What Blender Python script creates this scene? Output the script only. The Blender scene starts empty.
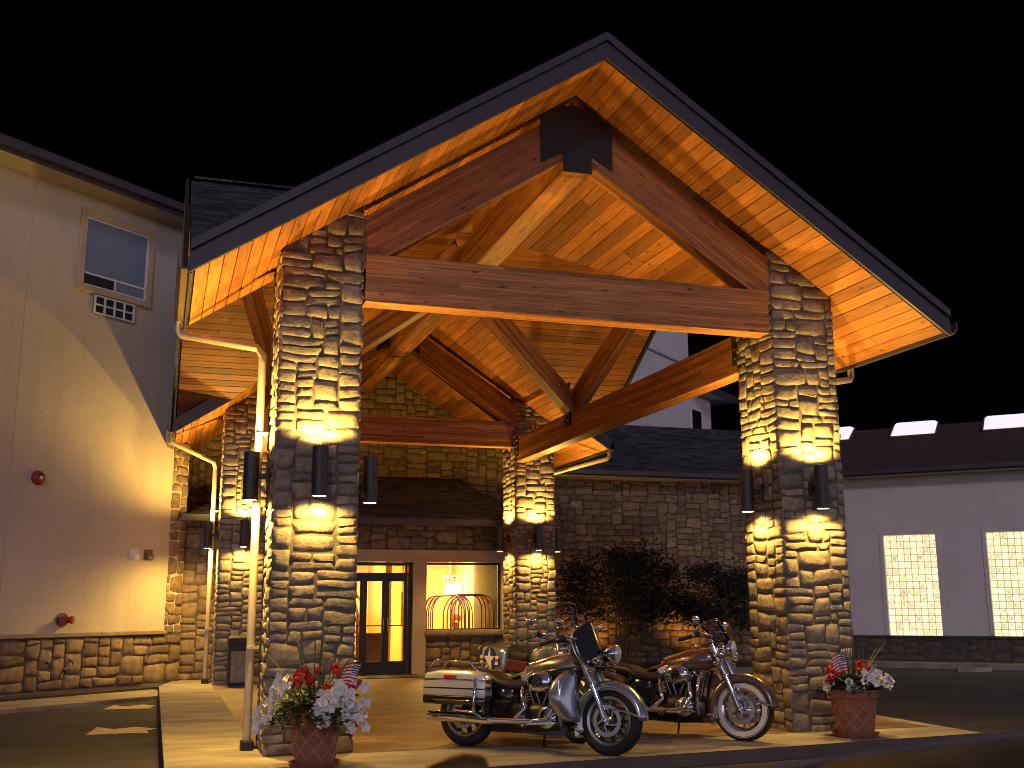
import bpy, math, random
from mathutils import Vector, Matrix, noise
R = math.radians
rnd = random.Random(7)
scene = bpy.context.scene
col = scene.collection

# ------------------------------------------------------------------ camera, sky, exposure
cam_d = bpy.data.cameras.new("camera")
cam = bpy.data.objects.new("camera", cam_d); col.objects.link(cam)
cam_d.sensor_width = 36.0
cam_d.lens = 1087.39 / 1024 * 36.0
cam_d.clip_start = 0.05; cam_d.clip_end = 500
cam.location = (-1.0335, -11.061, 1.419)
yaw, pit, rol = 0.3115, 0.2000, -0.0049
f_ = Vector((math.sin(yaw) * math.cos(pit), math.cos(yaw) * math.cos(pit), math.sin(pit)))
r_ = Vector((math.cos(yaw), -math.sin(yaw), 0)); u_ = r_.cross(f_)
r2 = r_ * math.cos(rol) + u_ * math.sin(rol); u2 = u_ * math.cos(rol) - r_ * math.sin(rol)
cam.rotation_euler = Matrix((r2, u2, -f_)).transposed().to_euler()
cam_d.dof.use_dof = True; cam_d.dof.focus_distance = 11.5; cam_d.dof.aperture_fstop = 4.5
scene.camera = cam

scene.view_settings.view_transform = 'Standard'
scene.view_settings.look = 'None'
scene.view_settings.exposure = 0.0
scene.view_settings.gamma = 1.0
scene.cycles.use_denoising = True; scene.cycles.filter_width = 0.9
scene.cycles.max_bounces = 6; scene.cycles.diffuse_bounces = 3; scene.cycles.glossy_bounces = 3
scene.cycles.transmission_bounces = 4; scene.cycles.transparent_max_bounces = 8
scene.cycles.sample_clamp_indirect = 4.0
scene.cycles.caustics_reflective = False; scene.cycles.caustics_refractive = False

SKY = 0.17
LAMP = 300.0          # watts of one beam of a wall lamp
WARM = (1.0, 0.60, 0.12)
w = bpy.data.worlds.new("World"); scene.world = w; w.use_nodes = True
nt = w.node_tree; nt.nodes.clear()
def wn(t): return nt.nodes.new(t)
# dusk sky: violet afterglow low behind the photographer, black over the building
tc = wn('ShaderNodeTexCoord'); dp = wn('ShaderNodeVectorMath'); dp.operation = 'DOT_PRODUCT'
dp.inputs[1].default_value = (0.10, -0.95, 0.30)
mr = wn('ShaderNodeMapRange'); mr.interpolation_type = 'SMOOTHSTEP'
mr.inputs['From Min'].default_value = -0.15; mr.inputs['From Max'].default_value = 0.75
mx = wn('ShaderNodeMix'); mx.data_type = 'RGBA'
mx.inputs['A'].default_value = (0, 0, 0, 1); mx.inputs['B'].default_value = (0.52, 0.45, 0.80, 1)
bg = wn('ShaderNodeBackground'); bg.inputs['Strength'].default_value = SKY
wo = wn('ShaderNodeOutputWorld')
nt.links.new(tc.outputs['Generated'], dp.inputs[0]); nt.links.new(dp.outputs['Value'], mr.inputs['Value'])
# brighter band of dusk light low on the horizon behind the photographer
sx = wn('ShaderNodeSeparateXYZ'); nt.links.new(tc.outputs['Generated'], sx.inputs[0])
hb_ = wn('ShaderNodeMapRange'); hb_.interpolation_type = 'SMOOTHSTEP'
hb_.inputs['From Min'].default_value = .26; hb_.inputs['From Max'].default_value = .05
nt.links.new(sx.outputs['Z'], hb_.inputs['Value'])
hc = wn('ShaderNodeMix'); hc.data_type = 'RGBA'; hc.inputs['A'].default_value = (0.52, 0.45, 0.80, 1); hc.inputs['B'].default_value = (5.2, 4.6, 5.6, 1)
nt.links.new(hb_.outputs['Result'], hc.inputs['Factor']); nt.links.new(hc.outputs['Result'], mx.inputs['B'])
nt.links.new(mr.outputs['Result'], mx.inputs['Factor']); nt.links.new(mx.outputs['Result'], bg.inputs['Color'])
nt.links.new(bg.outputs[0], wo.inputs[0])

front_fill_d = bpy.data.lights.new("front_fill", 'SUN'); front_fill_d.energy = 0.36; front_fill_d.angle = R(6); front_fill_d.color = (1.0, .88, .94)  # added weak fill from behind the camera, in place of street light
front_fill = bpy.data.objects.new("front_fill", front_fill_d); col.objects.link(front_fill)
front_fill.rotation_euler = Vector((0.30, 0.86, -0.42)).to_track_quat('-Z', 'Y').to_euler()

# ------------------------------------------------------------------ materials
def newmat(name):
    m = bpy.data.materials.new(name); m.use_nodes = True
    n = m.node_tree.nodes; b = n['Principled BSDF']
    return m, m.node_tree, n, b
def mixrgb(nt, a, b, fac, mode='MIX'):
    x = nt.nodes.new('ShaderNodeMix'); x.data_type = 'RGBA'; x.blend_type = mode
    for k, v in (('A', a), ('B', b), ('Factor', fac)):
        s = x.inputs[k]
        if hasattr(v, 'is_linked'): nt.links.new(v, s)
        else: s.default_value = v if k == 'Factor' else (*v, 1)
    return x.outputs['Result']
def ramp(nt, fac, stops):
    r = nt.nodes.new('ShaderNodeValToRGB'); e = r.color_ramp.elements
    while len(e) < len(stops): e.new(0.5)
    for k, (p, c) in enumerate(stops): e[k].position = p; e[k].color = (*c, 1)
    nt.links.new(fac, r.inputs[0]); return r.outputs[0]
def noise_tex(nt, vec, scale, detail=3, rough=.55):
    t = nt.nodes.new('ShaderNodeTexNoise'); t.inputs['Scale'].default_value = scale
    t.inputs['Detail'].default_value = detail; t.inputs['Roughness'].default_value = rough
    if vec is not None: nt.links.new(vec, t.inputs['Vector'])
    return t.outputs['Fac']
def mapping(nt, vec, scale, loc=(0, 0, 0)):
    t = nt.nodes.new('ShaderNodeMapping'); t.inputs['Scale'].default_value = scale; t.inputs['Location'].default_value = loc
    nt.links.new(vec, t.inputs['Vector']); return t.outputs['Vector']
def bump(nt, b, h, strength, dist):
    t = nt.nodes.new('ShaderNodeBump'); t.inputs['Strength'].default_value = strength; t.inputs['Distance'].default_value = dist
    nt.links.new(h, t.inputs['Height']); nt.links.new(t.outputs[0], b.inputs['Normal'])
def objco(nt): return nt.nodes.new('ShaderNodeTexCoord').outputs['Object']
def island(nt): return nt.nodes.new('ShaderNodeNewGeometry').outputs['Random Per Island']
def mnode(nt, op, a, b=None):
    t = nt.nodes.new('ShaderNodeMath'); t.operation = op
    for k, v in enumerate((a, b)):
        if v is None: continue
        if hasattr(v, 'is_linked'): nt.links.new(v, t.inputs[k])
        else: t.inputs[k].default_value = v
    return t.outputs[0]

def plain(name, c, rough=.6, metal=0., var=.15, scale=6., coat=0., bumpd=0., spec=None):
    m, t, n, b = newmat(name)
    f = noise_tex(t, objco(t), scale, 4)
    lo = tuple(x * (1 - var) for x in c); hi = tuple(min(1, x * (1 + var)) for x in c)
    t.links.new(ramp(t, f, [(.3, lo), (.7, hi)]), b.inputs['Base Color'])
    b.inputs['Roughness'].default_value = rough; b.inputs['Metallic'].default_value = metal
    b.inputs['Coat Weight'].default_value = coat
    if spec is not None: b.inputs['Specular IOR Level'].default_value = spec
    if bumpd: bump(t, b, noise_tex(t, objco(t), scale * 8, 3), .6, bumpd)
    return m
def emis(name, c, s):
    m, t, n, b = newmat(name)
    b.inputs['Base Color'].default_value = (.8, .8, .8, 1)
    b.inputs['Emission Color'].default_value = (*c, 1); b.inputs['Emission Strength'].default_value = s
    return m
def stone_mat(name, cs, tint=1.0):
    m, t, n, b = newmat(name)
    isl = island(t)
    base = ramp(t, isl, [(i / (len(cs) - 1), tuple(v * tint for v in c)) for i, c in enumerate(cs)])
    co = objco(t)
    mott = ramp(t, noise_tex(t, co, 9, 6, .65), [(.30, (.50, .47, .44)), (.62, (1.08, 1.05, 1.0))])
    base = mixrgb(t, base, mott, 1.0, 'MULTIPLY')
    t.links.new(base, b.inputs['Base Color']); b.inputs['Roughness'].default_value = .85
    bump(t, b, noise_tex(t, co, 34, 6, .6), .9, .012)
    return m
def wood_mat(name, lo, hi, layers=False, knots=True, rough=.45):
    m, t, n, b = newmat(name)
    uv = n.new('ShaderNodeTexCoord').outputs['UV'] if False else t.nodes.new('ShaderNodeUVMap').outputs[0]
    isl = island(t)
    cx = t.nodes.new('ShaderNodeCombineXYZ'); t.links.new(mnode(t, 'MULTIPLY', isl, 37.0), cx.inputs[0]); t.links.new(mnode(t, 'MULTIPLY', isl, 91.0), cx.inputs[1])
    ad = t.nodes.new('ShaderNodeVectorMath'); ad.operation = 'ADD'; t.links.new(uv, ad.inputs[0]); t.links.new(cx.outputs[0], ad.inputs[1])
    vec = ad.outputs[0]
    g = noise_tex(t, mapping(t, vec, (1.2, 34, 1)), 1.6, 6, .6)
    g2 = noise_tex(t, mapping(t, vec, (.5, 5, 1)), 1.2, 3)
    c = ramp(t, g, [(.36, lo), (.64, hi)])
    c = mixrgb(t, c, ramp(t, g2, [(.3, (.72, .66, .60)), (.7, (1.1, 1.1, 1.1))]), 1.0, 'MULTIPLY')
    if layers:
        sp = t.nodes.new('ShaderNodeSeparateXYZ'); t.links.new(uv, sp.inputs[0])
        lay = mnode(t, 'FLOOR', mnode(t, 'DIVIDE', sp.outputs[1], .042))
        seg = mnode(t, 'FLOOR', mnode(t, 'ADD', mnode(t, 'DIVIDE', sp.outputs[0], 2.3), mnode(t, 'MULTIPLY', lay, .37)))
        wnz = t.nodes.new('ShaderNodeTexWhiteNoise'); wnz.noise_dimensions = '2D'
        cc = t.nodes.new('ShaderNodeCombineXYZ'); t.links.new(lay, cc.inputs[0]); t.links.new(seg, cc.inputs[1]); t.links.new(cc.outputs[0], wnz.inputs['Vector'])
        c = mixrgb(t, c, ramp(t, wnz.outputs['Value'], [(0, (.50, .45, .42)), (1, (1.18, 1.14, 1.08))]), 1.0, 'MULTIPLY')
        fr = mnode(t, 'FRACT', mnode(t, 'DIVIDE', sp.outputs[1], .042))
        c = mixrgb(t, c, ramp(t, fr, [(0, (.35, .32, .3)), (.10, (1, 1, 1))]), 1.0, 'MULTIPLY')
    else:
        c = mixrgb(t, c, ramp(t, isl, [(0, (.55, .50, .46)), (.5, (.92, .89, .87)), (1, (1.2, 1.16, 1.1))]), 1.0, 'MULTIPLY')
    if knots:
        v = t.nodes.new('ShaderNodeTexVoronoi'); v.inputs['Scale'].default_value = 1.0; v.inputs['Randomness'].default_value = 1.0
        t.links.new(mapping(t, vec, (2.6, 7.0, 1)), v.inputs['Vector'])
        c = mixrgb(t, c, ramp(t, v.outputs['Distance'], [(.06, (.30, .22, .17)), (.14, (1, 1, 1))]), 1.0, 'MULTIPLY')
    t.links.new(c, b.inputs['Base Color']); b.inputs['Roughness'].default_value = rough
    bump(t, b, g, .25, .004)
    return m

def stucco_mat(name, c):
    m, t, n, b = newmat(name); co = objco(t)
    a = ramp(t, noise_tex(t, co, .8, 5, .6), [(.3, tuple(x * .90 for x in c)), (.7, tuple(x * 1.05 for x in c))])
    st = noise_tex(t, mapping(t, co, (2.2, 2.2, .22)), 1.6, 5, .6)          # weather streaks
    a = mixrgb(t, a, ramp(t, st, [(.28, (.91, .90, .88)), (.50, (1, 1, 1))]), 1.0, 'MULTIPLY')
    g = noise_tex(t, co, 46, 4, .7)
    a = mixrgb(t, a, ramp(t, g, [(.30, (.80, .80, .80)), (.70, (1.12, 1.12, 1.12))]), 1.0, 'MULTIPLY')
    t.links.new(a, b.inputs['Base Color']); b.inputs['Roughness'].default_value = .92
    bump(t, b, g, .8, .012); return m
PSTONE = stone_mat("pillar_stone", [(.33, .28, .22), (.20, .18, .165), (.42, .35, .25), (.26, .23, .20), (.36, .32, .28), (.30, .24, .17), (.46, .38, .27)], .92)
WSTONE = stone_mat("wall_stone", [(.32, .22, .14), (.20, .145, .10), (.38, .27, .17), (.26, .195, .145), (.42, .32, .21)], .88)
MORTAR = plain("mortar", (.125, .105, .085), .95, var=.3, scale=14)
MORTARW = plain("mortar_wall", (.085, .07, .055), .95, var=.3, scale=14)
PLANK = wood_mat("ceiling_plank", (.34, .125, .028), (.58, .235, .048), rough=.62)
BEAM = wood_mat("beam_wood", (.29, .110, .034), (.58, .265, .085), layers=True, rough=.5)
FASCIA = plain("fascia_paint", (.055, .045, .060), .45, var=.12, scale=3)
STEEL = plain("black_steel", (.016, .015, .016), .45, var=.2, scale=5)
GUTTER = plain("gutter_paint", (.13, .085, .06), .4, var=.12)
PIPE = plain("downspout_paint", (.52, .44, .33), .35, var=.08, scale=3)
LAMPM = plain("lamp_metal", (.030, .022, .024), .38, var=.2)
GLOW = emis("lamp_glow", (1.0, .78, .45), 14)
STUCCO = stucco_mat("stucco", (.60, .52, .43))
STUCCO_L = stucco_mat("stucco_pale", (.76, .70, .72))
TRIM = plain("trim_stucco", (.52, .40, .27), .8, var=.08, scale=3, bumpd=.002)
CAPST = plain("cap_stone", (.27, .21, .16), .8, var=.2, scale=7, bumpd=.004)
SOFFM = plain("vent_soffit", (.50, .42, .33), .7, var=.06)
SHINGLE = None
def shingle_mat():
    m, t, n, b = newmat("shingle")
    isl = island(t)
    c = ramp(t, isl, [(0, (.030, .029, .036)), (.5, (.058, .054, .066)), (1, (.100, .092, .108))])
    c = mixrgb(t, c, ramp(t, noise_tex(t, objco(t), 60, 3), [(.3, (.7, .7, .7)), (.7, (1.25, 1.25, 1.25))]), 1.0, 'MULTIPLY')
    t.links.new(c, b.inputs['Base Color']); b.inputs['Roughness'].default_value = .9
    bump(t, b, noise_tex(t, objco(t), 140, 2), .6, .004)
    return m
SHINGLE = shingle_mat()
ROOFSKIN = plain("roof_felt", (.025, .023, .026), .9)
def ground_mat(name, c, var, s1, s2, rough, bd, streak=None):
    m, t, n, b = newmat(name); co = objco(t)
    a = ramp(t, noise_tex(t, co, s1, 5, .6), [(.3, tuple(x * (1 - var) for x in c)), (.7, tuple(x * (1 + var) for x in c))])
    g = noise_tex(t, co, s2, 3, .7)
    a = mixrgb(t, a, ramp(t, g, [(.3, (.75, .75, .75)), (.7, (1.2, 1.2, 1.2))]), 1.0, 'MULTIPLY')
    st = noise_tex(t, mapping(t, co, streak or (.4, 1.8, 1)), 1.3, 4, .6)
    a = mixrgb(t, a, ramp(t, st, [(.32, (.62, .6, .58)), (.62, (1.1, 1.1, 1.1))]), 1.0, 'MULTIPLY')
    t.links.new(a, b.inputs['Base Color']); b.inputs['Roughness'].default_value = rough
    bump(t, b, g, .5, bd)
    return m
ASPHALT = ground_mat("asphalt", (.045, .041, .046), .35, .7, 160, .9, .006)
CONCRETE = ground_mat("concrete", (.34, .30, .255), .18, 1.6, 55, .85, .002)
def paver_mat():
    m, t, n, b = newmat("paver"); co = objco(t)
    br = t.nodes.new('ShaderNodeTexBrick'); t.links.new(mapping(t, co, (1, 1, 1)), br.inputs['Vector'])
    br.inputs['Scale'].default_value = 1.0; br.inputs['Brick Width'].default_value = .26; br.inputs['Row Height'].default_value = .13
    br.inputs['Mortar Size'].default_value = .006; br.inputs['Color1'].default_value = (.22, .135, .085, 1)
    br.inputs['Color2'].default_value = (.29, .19, .125, 1); br.inputs['Mortar'].default_value = (.14, .10, .07, 1)
    a = mixrgb(t, br.outputs['Color'], ramp(t, noise_tex(t, co, .9, 4), [(.3, (.7, .7, .7)), (.65, (1.15, 1.15, 1.15))]), 1.0, 'MULTIPLY')
    st = noise_tex(t, mapping(t, co, (.3, 2.2, 1)), 1.1, 4, .6)
    a = mixrgb(t, a, ramp(t, st, [(.35, (.68, .66, .64)), (.6, (1.08, 1.08, 1.08))]), 1.0, 'MULTIPLY')
    t.links.new(a, b.inputs['Base Color']); b.inputs['Roughness'].default_value = .6
    bump(t, b, br.outputs['Fac'], -.35, .004)
    return m
PAVER = paver_mat()
PAINT = plain("road_paint", (.62, .50, .30), .8, var=.25, scale=14)
SOIL = plain("bark_mulch", (.05, .035, .025), .95, var=.4, scale=20, bumpd=.02)
CHROME = plain("chrome", (.74, .75, .80), .07, 1.0, var=.03)
ALU = plain("cast_aluminium", (.52, .53, .56), .32, 1.0, var=.08)
GUNM = plain("engine_black", (.035, .034, .036), .35, .6, var=.15)
BLACKG = plain("gloss_black", (.010, .010, .011), .18, coat=.6, var=.1)
BLACKM = plain("matt_black", (.018, .017, .017), .6, var=.2)
RUBBER = plain("rubber", (.014, .013, .013), .75, var=.2, scale=30)
LEATHER = plain("seat_leather", (.022, .018, .016), .42, var=.25, scale=25, bumpd=.001)
SILVER = plain("silver_paint", (.40, .43, .49), .24, .8, coat=.8, var=.03)
BAGP = plain("saddlebag_paint", (.60, .60, .61), .3, .45, coat=.7, var=.04)
BRONZE = plain("bronze_paint", (.17, .105, .085), .25, .55, coat=.8, var=.05)
PEWTER = plain("pewter_paint", (.20, .18, .17), .25, .6, coat=.8, var=.05)
WHITEW = plain("whitewall", (.72, .70, .66), .6, var=.05)
REDL = plain("red_lens", (.35, .012, .01), .15, var=.1, coat=.5)
AMBER = plain("amber_lens", (.75, .24, .03), .2, var=.1, coat=.5)
MAROON = plain("maroon_paint", (.085, .008, .012), .35, var=.1, coat=.4)
WHITEP = plain("white_paint", (.75, .75, .75), .5, var=.03)
NAVY = plain("navy_paint", (.018, .025, .14), .5, var=.1)
REDP = plain("red_paint", (.50, .03, .03), .5, var=.1)
FIRE = plain("fire_red", (.26, .018, .014), .5, var=.2)
BRASS = plain("brass", (.42, .20, .06), .3, 1.0, var=.1)
TERRA = plain("terracotta", (.30, .11, .062), .8, var=.18, scale=9, bumpd=.002)
TERRAL = plain("terracotta_line", (.46, .30, .21), .85, var=.2, scale=20)
LEAF = plain("petunia_leaf", (.055, .095, .022), .6, var=.45, scale=25)
LEAFD = plain("shrub_leaf", (.024, .026, .016), .7, var=.4, scale=12)
BARK = plain("bark", (.12, .075, .045), .9, var=.3, scale=20)
STRAW = plain("ornamental_grass", (.34, .20, .09), .8, var=.3, scale=9)
SPIKE = plain("spike_leaf", (.09, .13, .035), .5, var=.35, scale=12)
PETALW = plain("white_petal", (.80, .78, .74), .7, var=.05, scale=40)
PETALR = plain("red_petal", (.55, .025, .02), .7, var=.25, scale=30)
CREAM = plain("lobby_wall", (.70, .50, .20), .8, var=.05, scale=1)
LFLOOR = plain("lobby_floor", (.30, .17, .08), .35, var=.2, scale=3)
DOORF = plain("door_frame", (.018, .012, .009), .4, var=.2)
DARKW = plain("dark_wood", (.13, .05, .02), .4, var=.3, scale=8)
CARPAINT = plain("car_paint", (.012, .010, .014), .45, .0, coat=.0, var=.05, spec=.04)
BINM = plain("bin_panel", (.22, .19, .17), .7, var=.35, scale=40, bumpd=.004)
def glass_mat(name, tint=(1, 1, 1), rough=.0, alpha=.12):
    m, t, n, b = newmat(name)
    tr = n.new('ShaderNodeBsdfTransparent'); tr.inputs[0].default_value = (*tint, 1)
    gl = n.new('ShaderNodeBsdfGlossy'); gl.inputs['Roughness'].default_value = rough
    fr = n.new('ShaderNodeFresnel'); fr.inputs['IOR'].default_value = 1.45
    ms = n.new('ShaderNodeMixShader'); out = n['Material Output']
    t.links.new(fr.outputs[0], ms.inputs[0]); t.links.new(tr.outputs[0], ms.inputs[1]); t.links.new(gl.outputs[0], ms.inputs[2])
    t.links.new(ms.outputs[0], out.inputs[0]); return m
GLASS = glass_mat("window_glass")
SHIELD = glass_mat("windshield", (.80, .78, .78), .02)
WINDOWBLUE = None
def curtain_sky_window():
    m, t, n, b = newmat("curtain_sky_pane")
    sp = mapping(t, objco(t), (1, 1, 1))
    wv = t.nodes.new('ShaderNodeTexWave'); wv.inputs['Scale'].default_value = 9; wv.inputs['Distortion'].default_value = 1.2; t.links.new(sp, wv.inputs['Vector'])
    t.links.new(ramp(t, wv.outputs['Fac'], [(0, (.15, .20, .30)), (1, (.22, .28, .40))]), b.inputs['Base Color'])  # curtain folds, with the sky's blue reflection put into their colour
    b.inputs['Roughness'].default_value = .08; b.inputs['Coat Weight'].default_value = 1.0
    return m
WINDOWBLUE = curtain_sky_window()

# ------------------------------------------------------------------ mesh building
OFF = {}
X3, Y3, Z3 = Vector((1, 0, 0)), Vector((0, 1, 0)), Vector((0, 0, 1))
class MB:
    def __init__(s): s.v = []; s.f = []; s.uv = []
    def add(s, vs, fs, uvs=None):
        o = len(s.v); s.v += [tuple(p) for p in vs]
        for k, fc in enumerate(fs):
            s.f.append(tuple(i + o for i in fc))
            s.uv.append(uvs[k] if uvs else None)
        return s
    def box(s, c, d, M=None):
        c = Vector(c); M = M or Matrix.Identity(3); h = [x / 2 for x in d]
        vs = [c + M @ Vector((sx * h[0], sy * h[1], sz * h[2])) for sx in (-1, 1) for sy in (-1, 1) for sz in (-1, 1)]
        fs = [(0, 1, 3, 2), (4, 6, 7, 5), (0, 4, 5, 1), (2, 3, 7, 6), (0, 2, 6, 4), (1, 5, 7, 3)]
        s.add(vs, fs); return s
    def bar(s, p0, p1, wd, ht, up=Z3, e0=None, e1=None):
        """timber from p0 to p1, wd across, ht along up; UV u along the grain"""
        p0, p1 = Vector(p0), Vector(p1); L = (p1 - p0).length; x = (p1 - p0).normalized()
        y = up.cross(x).normalized(); z = x.cross(y)
        def ring(p): return [p + y * (a * wd / 2) + z * (b * ht / 2) for a, b in ((-1, -1), (1, -1), (1, 1), (-1, 1))]
        vs = ring(p0) + ring(p1); fs = []; uvs = []
        spans = [wd, ht, wd, ht]; u0 = (p0.x + p0.y) * .7
        for k in range(4):
            j = (k + 1) % 4; fs.append((k, j, 4 + j, 4 + k))
            uvs.append([(u0, 0), (u0, spans[k]), (u0 + L, spans[k]), (u0 + L, 0)])
        fs += [(3, 2, 1, 0), (4, 5, 6, 7)]; uvs += [[(0, 0), (wd, 0), (wd, ht), (0, ht)]] * 2
        s.add(vs, fs, uvs); return s
    def prism(s, pts, d, uvscale=None):
        """closed polygon of 3D points, extruded by vector d"""
        pts = [Vector(p) for p in pts]; d = Vector(d); n = len(pts)
        fs = [tuple(range(n - 1, -1, -1)), tuple(range(n, 2 * n))] + [(i, (i + 1) % n, n + (i + 1) % n, n + i) for i in range(n)]
        s.add(pts + [p + d for p in pts], fs); return s
    def tube(s, pts, r, n=8, caps=True):
        pts = [Vector(p) for p in pts]; m = len(pts); rs = r if isinstance(r, (list, tuple)) else [r] * m
        vs = []; prev = None
        for i, p in enumerate(pts):
            t = (pts[min(i + 1, m - 1)] - pts[max(i - 1, 0)]).normalized()
            if prev is None:
                a = Z3 if abs(t.z) < .9 else X3
                u = a.cross(t).normalized()
            else: u = (prev - t * prev.dot(t)).normalized()
            prev = u; q = t.cross(u)
            vs += [p + (u * math.cos(2 * math.pi * k / n) + q * math.sin(2 * math.pi * k / n)) * rs[i] for k in range(n)]
        fs = [(i * n + k, i * n + (k + 1) % n, (i + 1) * n + (k + 1) % n, (i + 1) * n + k) for i in range(m - 1) for k in range(n)]
        if caps: fs += [tuple(range(n - 1, -1, -1)), tuple(range((m - 1) * n, m * n))]
        s.add(vs, fs); return s
    def lathe(s, prof, c=(0, 0, 0), axis=Z3, n=24, a0=0, a1=2 * math.pi, closed=False):
        c = Vector(c); axis = Vector(axis).normalized()
        u = (X3 if abs(axis.x) < .9 else Y3); u = (u - axis * u.dot(axis)).normalized(); q = axis.cross(u)
        full = abs(a1 - a0 - 2 * math.pi) < 1e-6; nn = n if full else n + 1; m = len(prof)
        vs = []
        for k in range(nn):
            a = a0 + (a1 - a0) * k / n; dr = u * math.cos(a) + q * math.sin(a)
            vs += [c + dr * r + axis * z for r, z in prof]
        fs = []
        for k in range(n):
            j = (k + 1) % nn
            for i in range(m - (0 if closed else 1)):
                i2 = (i + 1) % m; fs.append((k * m + i, j * m + i, j * m + i2, k * m + i2))
        s.add(vs, fs); return s
    def loft(s, secs, caps=True, closed=True):
        n = len(secs[0]); m = len(secs); vs = [p for sec in secs for p in sec]
        fs = [(i * n + k, i * n + (k + 1) % n, (i + 1) * n + (k + 1) % n, (i + 1) * n + k) for i in range(m - 1) for k in range(n if closed else n - 1)]
        if caps and closed: fs += [tuple(range(n - 1, -1, -1)), tuple(range((m - 1) * n, m * n))]
        s.add(vs, fs); return s
    def grid(s, fn, nu, nv):
        vs = [fn(i / nu, j / nv) for i in range(nu + 1) for j in range(nv + 1)]; k = nv + 1
        s.add(vs, [(i * k + j, (i + 1) * k + j, (i + 1) * k + j + 1, i * k + j + 1) for i in range(nu) for j in range(nv)]); return s
    def xf(s, k, o, sh):
        s.v = [tuple(o[i] + (p[i] - o[i]) * k + sh[i] for i in range(3)) for p in s.v]; return s
    def build(s, name, mat, parent=None, smooth=False, bevel=0, solid=0, sub=0, fix=True):
        off = OFF.get(parent.name, Vector()) if parent else Vector()
        me = bpy.data.meshes.new(name)
        me.from_pydata([(p[0] - off.x, p[1] - off.y, p[2] - off.z) for p in s.v], [], s.f)
        if any(u is not None for u in s.uv):
            l = me.uv_layers.new(name="UVMap"); k = 0; flat = []
            for fc, u in zip(s.f, s.uv):
                for i in range(len(fc)): flat += list(u[i]) if u else [0., 0.]
            l.data.foreach_set('uv', flat)
        if fix:
            import bmesh
            bm = bmesh.new(); bm.from_mesh(me); bmesh.ops.recalc_face_normals(bm, faces=bm.faces); bm.to_mesh(me); bm.free()
        if smooth:
            me.polygons.foreach_set('use_smooth', [True] * len(me.polygons))
            me.set_sharp_from_angle(angle=R(smooth if smooth is not True else 40))
        me.materials.append(mat); me.update()
        o = bpy.data.objects.new(name, me); col.objects.link(o)
        if parent: o.parent = parent
        OFF[o.name] = off
        if solid:
            md = o.modifiers.new('solid', 'SOLIDIFY'); md.thickness = solid; md.offset = 0
        if bevel:
            md = o.modifiers.new('bevel', 'BEVEL'); md.width = bevel; md.segments = 2; md.limit_method = 'ANGLE'; md.angle_limit = R(40)
        if sub:
            md = o.modifiers.new('sub', 'SUBSURF'); md.levels = sub; md.render_levels = sub
        return o
def tag(o, label=None, cat=None, group=None, kind=None):
    if label: o['label'] = label
    if cat: o['category'] = cat
    if group: o['group'] = group
    if kind: o['kind'] = kind
    return o
def thing(name, label, cat, loc=(0, 0, 0), group=None):
    o = bpy.data.objects.new(name, None); col.objects.link(o); o.location = loc; o.empty_display_size = .2
    OFF[o.name] = Vector(loc); return tag(o, label, cat, group)
def copy_tree(o, parent=None):
    c = o.copy(); col.objects.link(c); OFF[c.name] = OFF.get(o.name, Vector())
    if parent: c.parent = parent
    for ch in list(o.children): copy_tree(ch, c)
    return c

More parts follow.
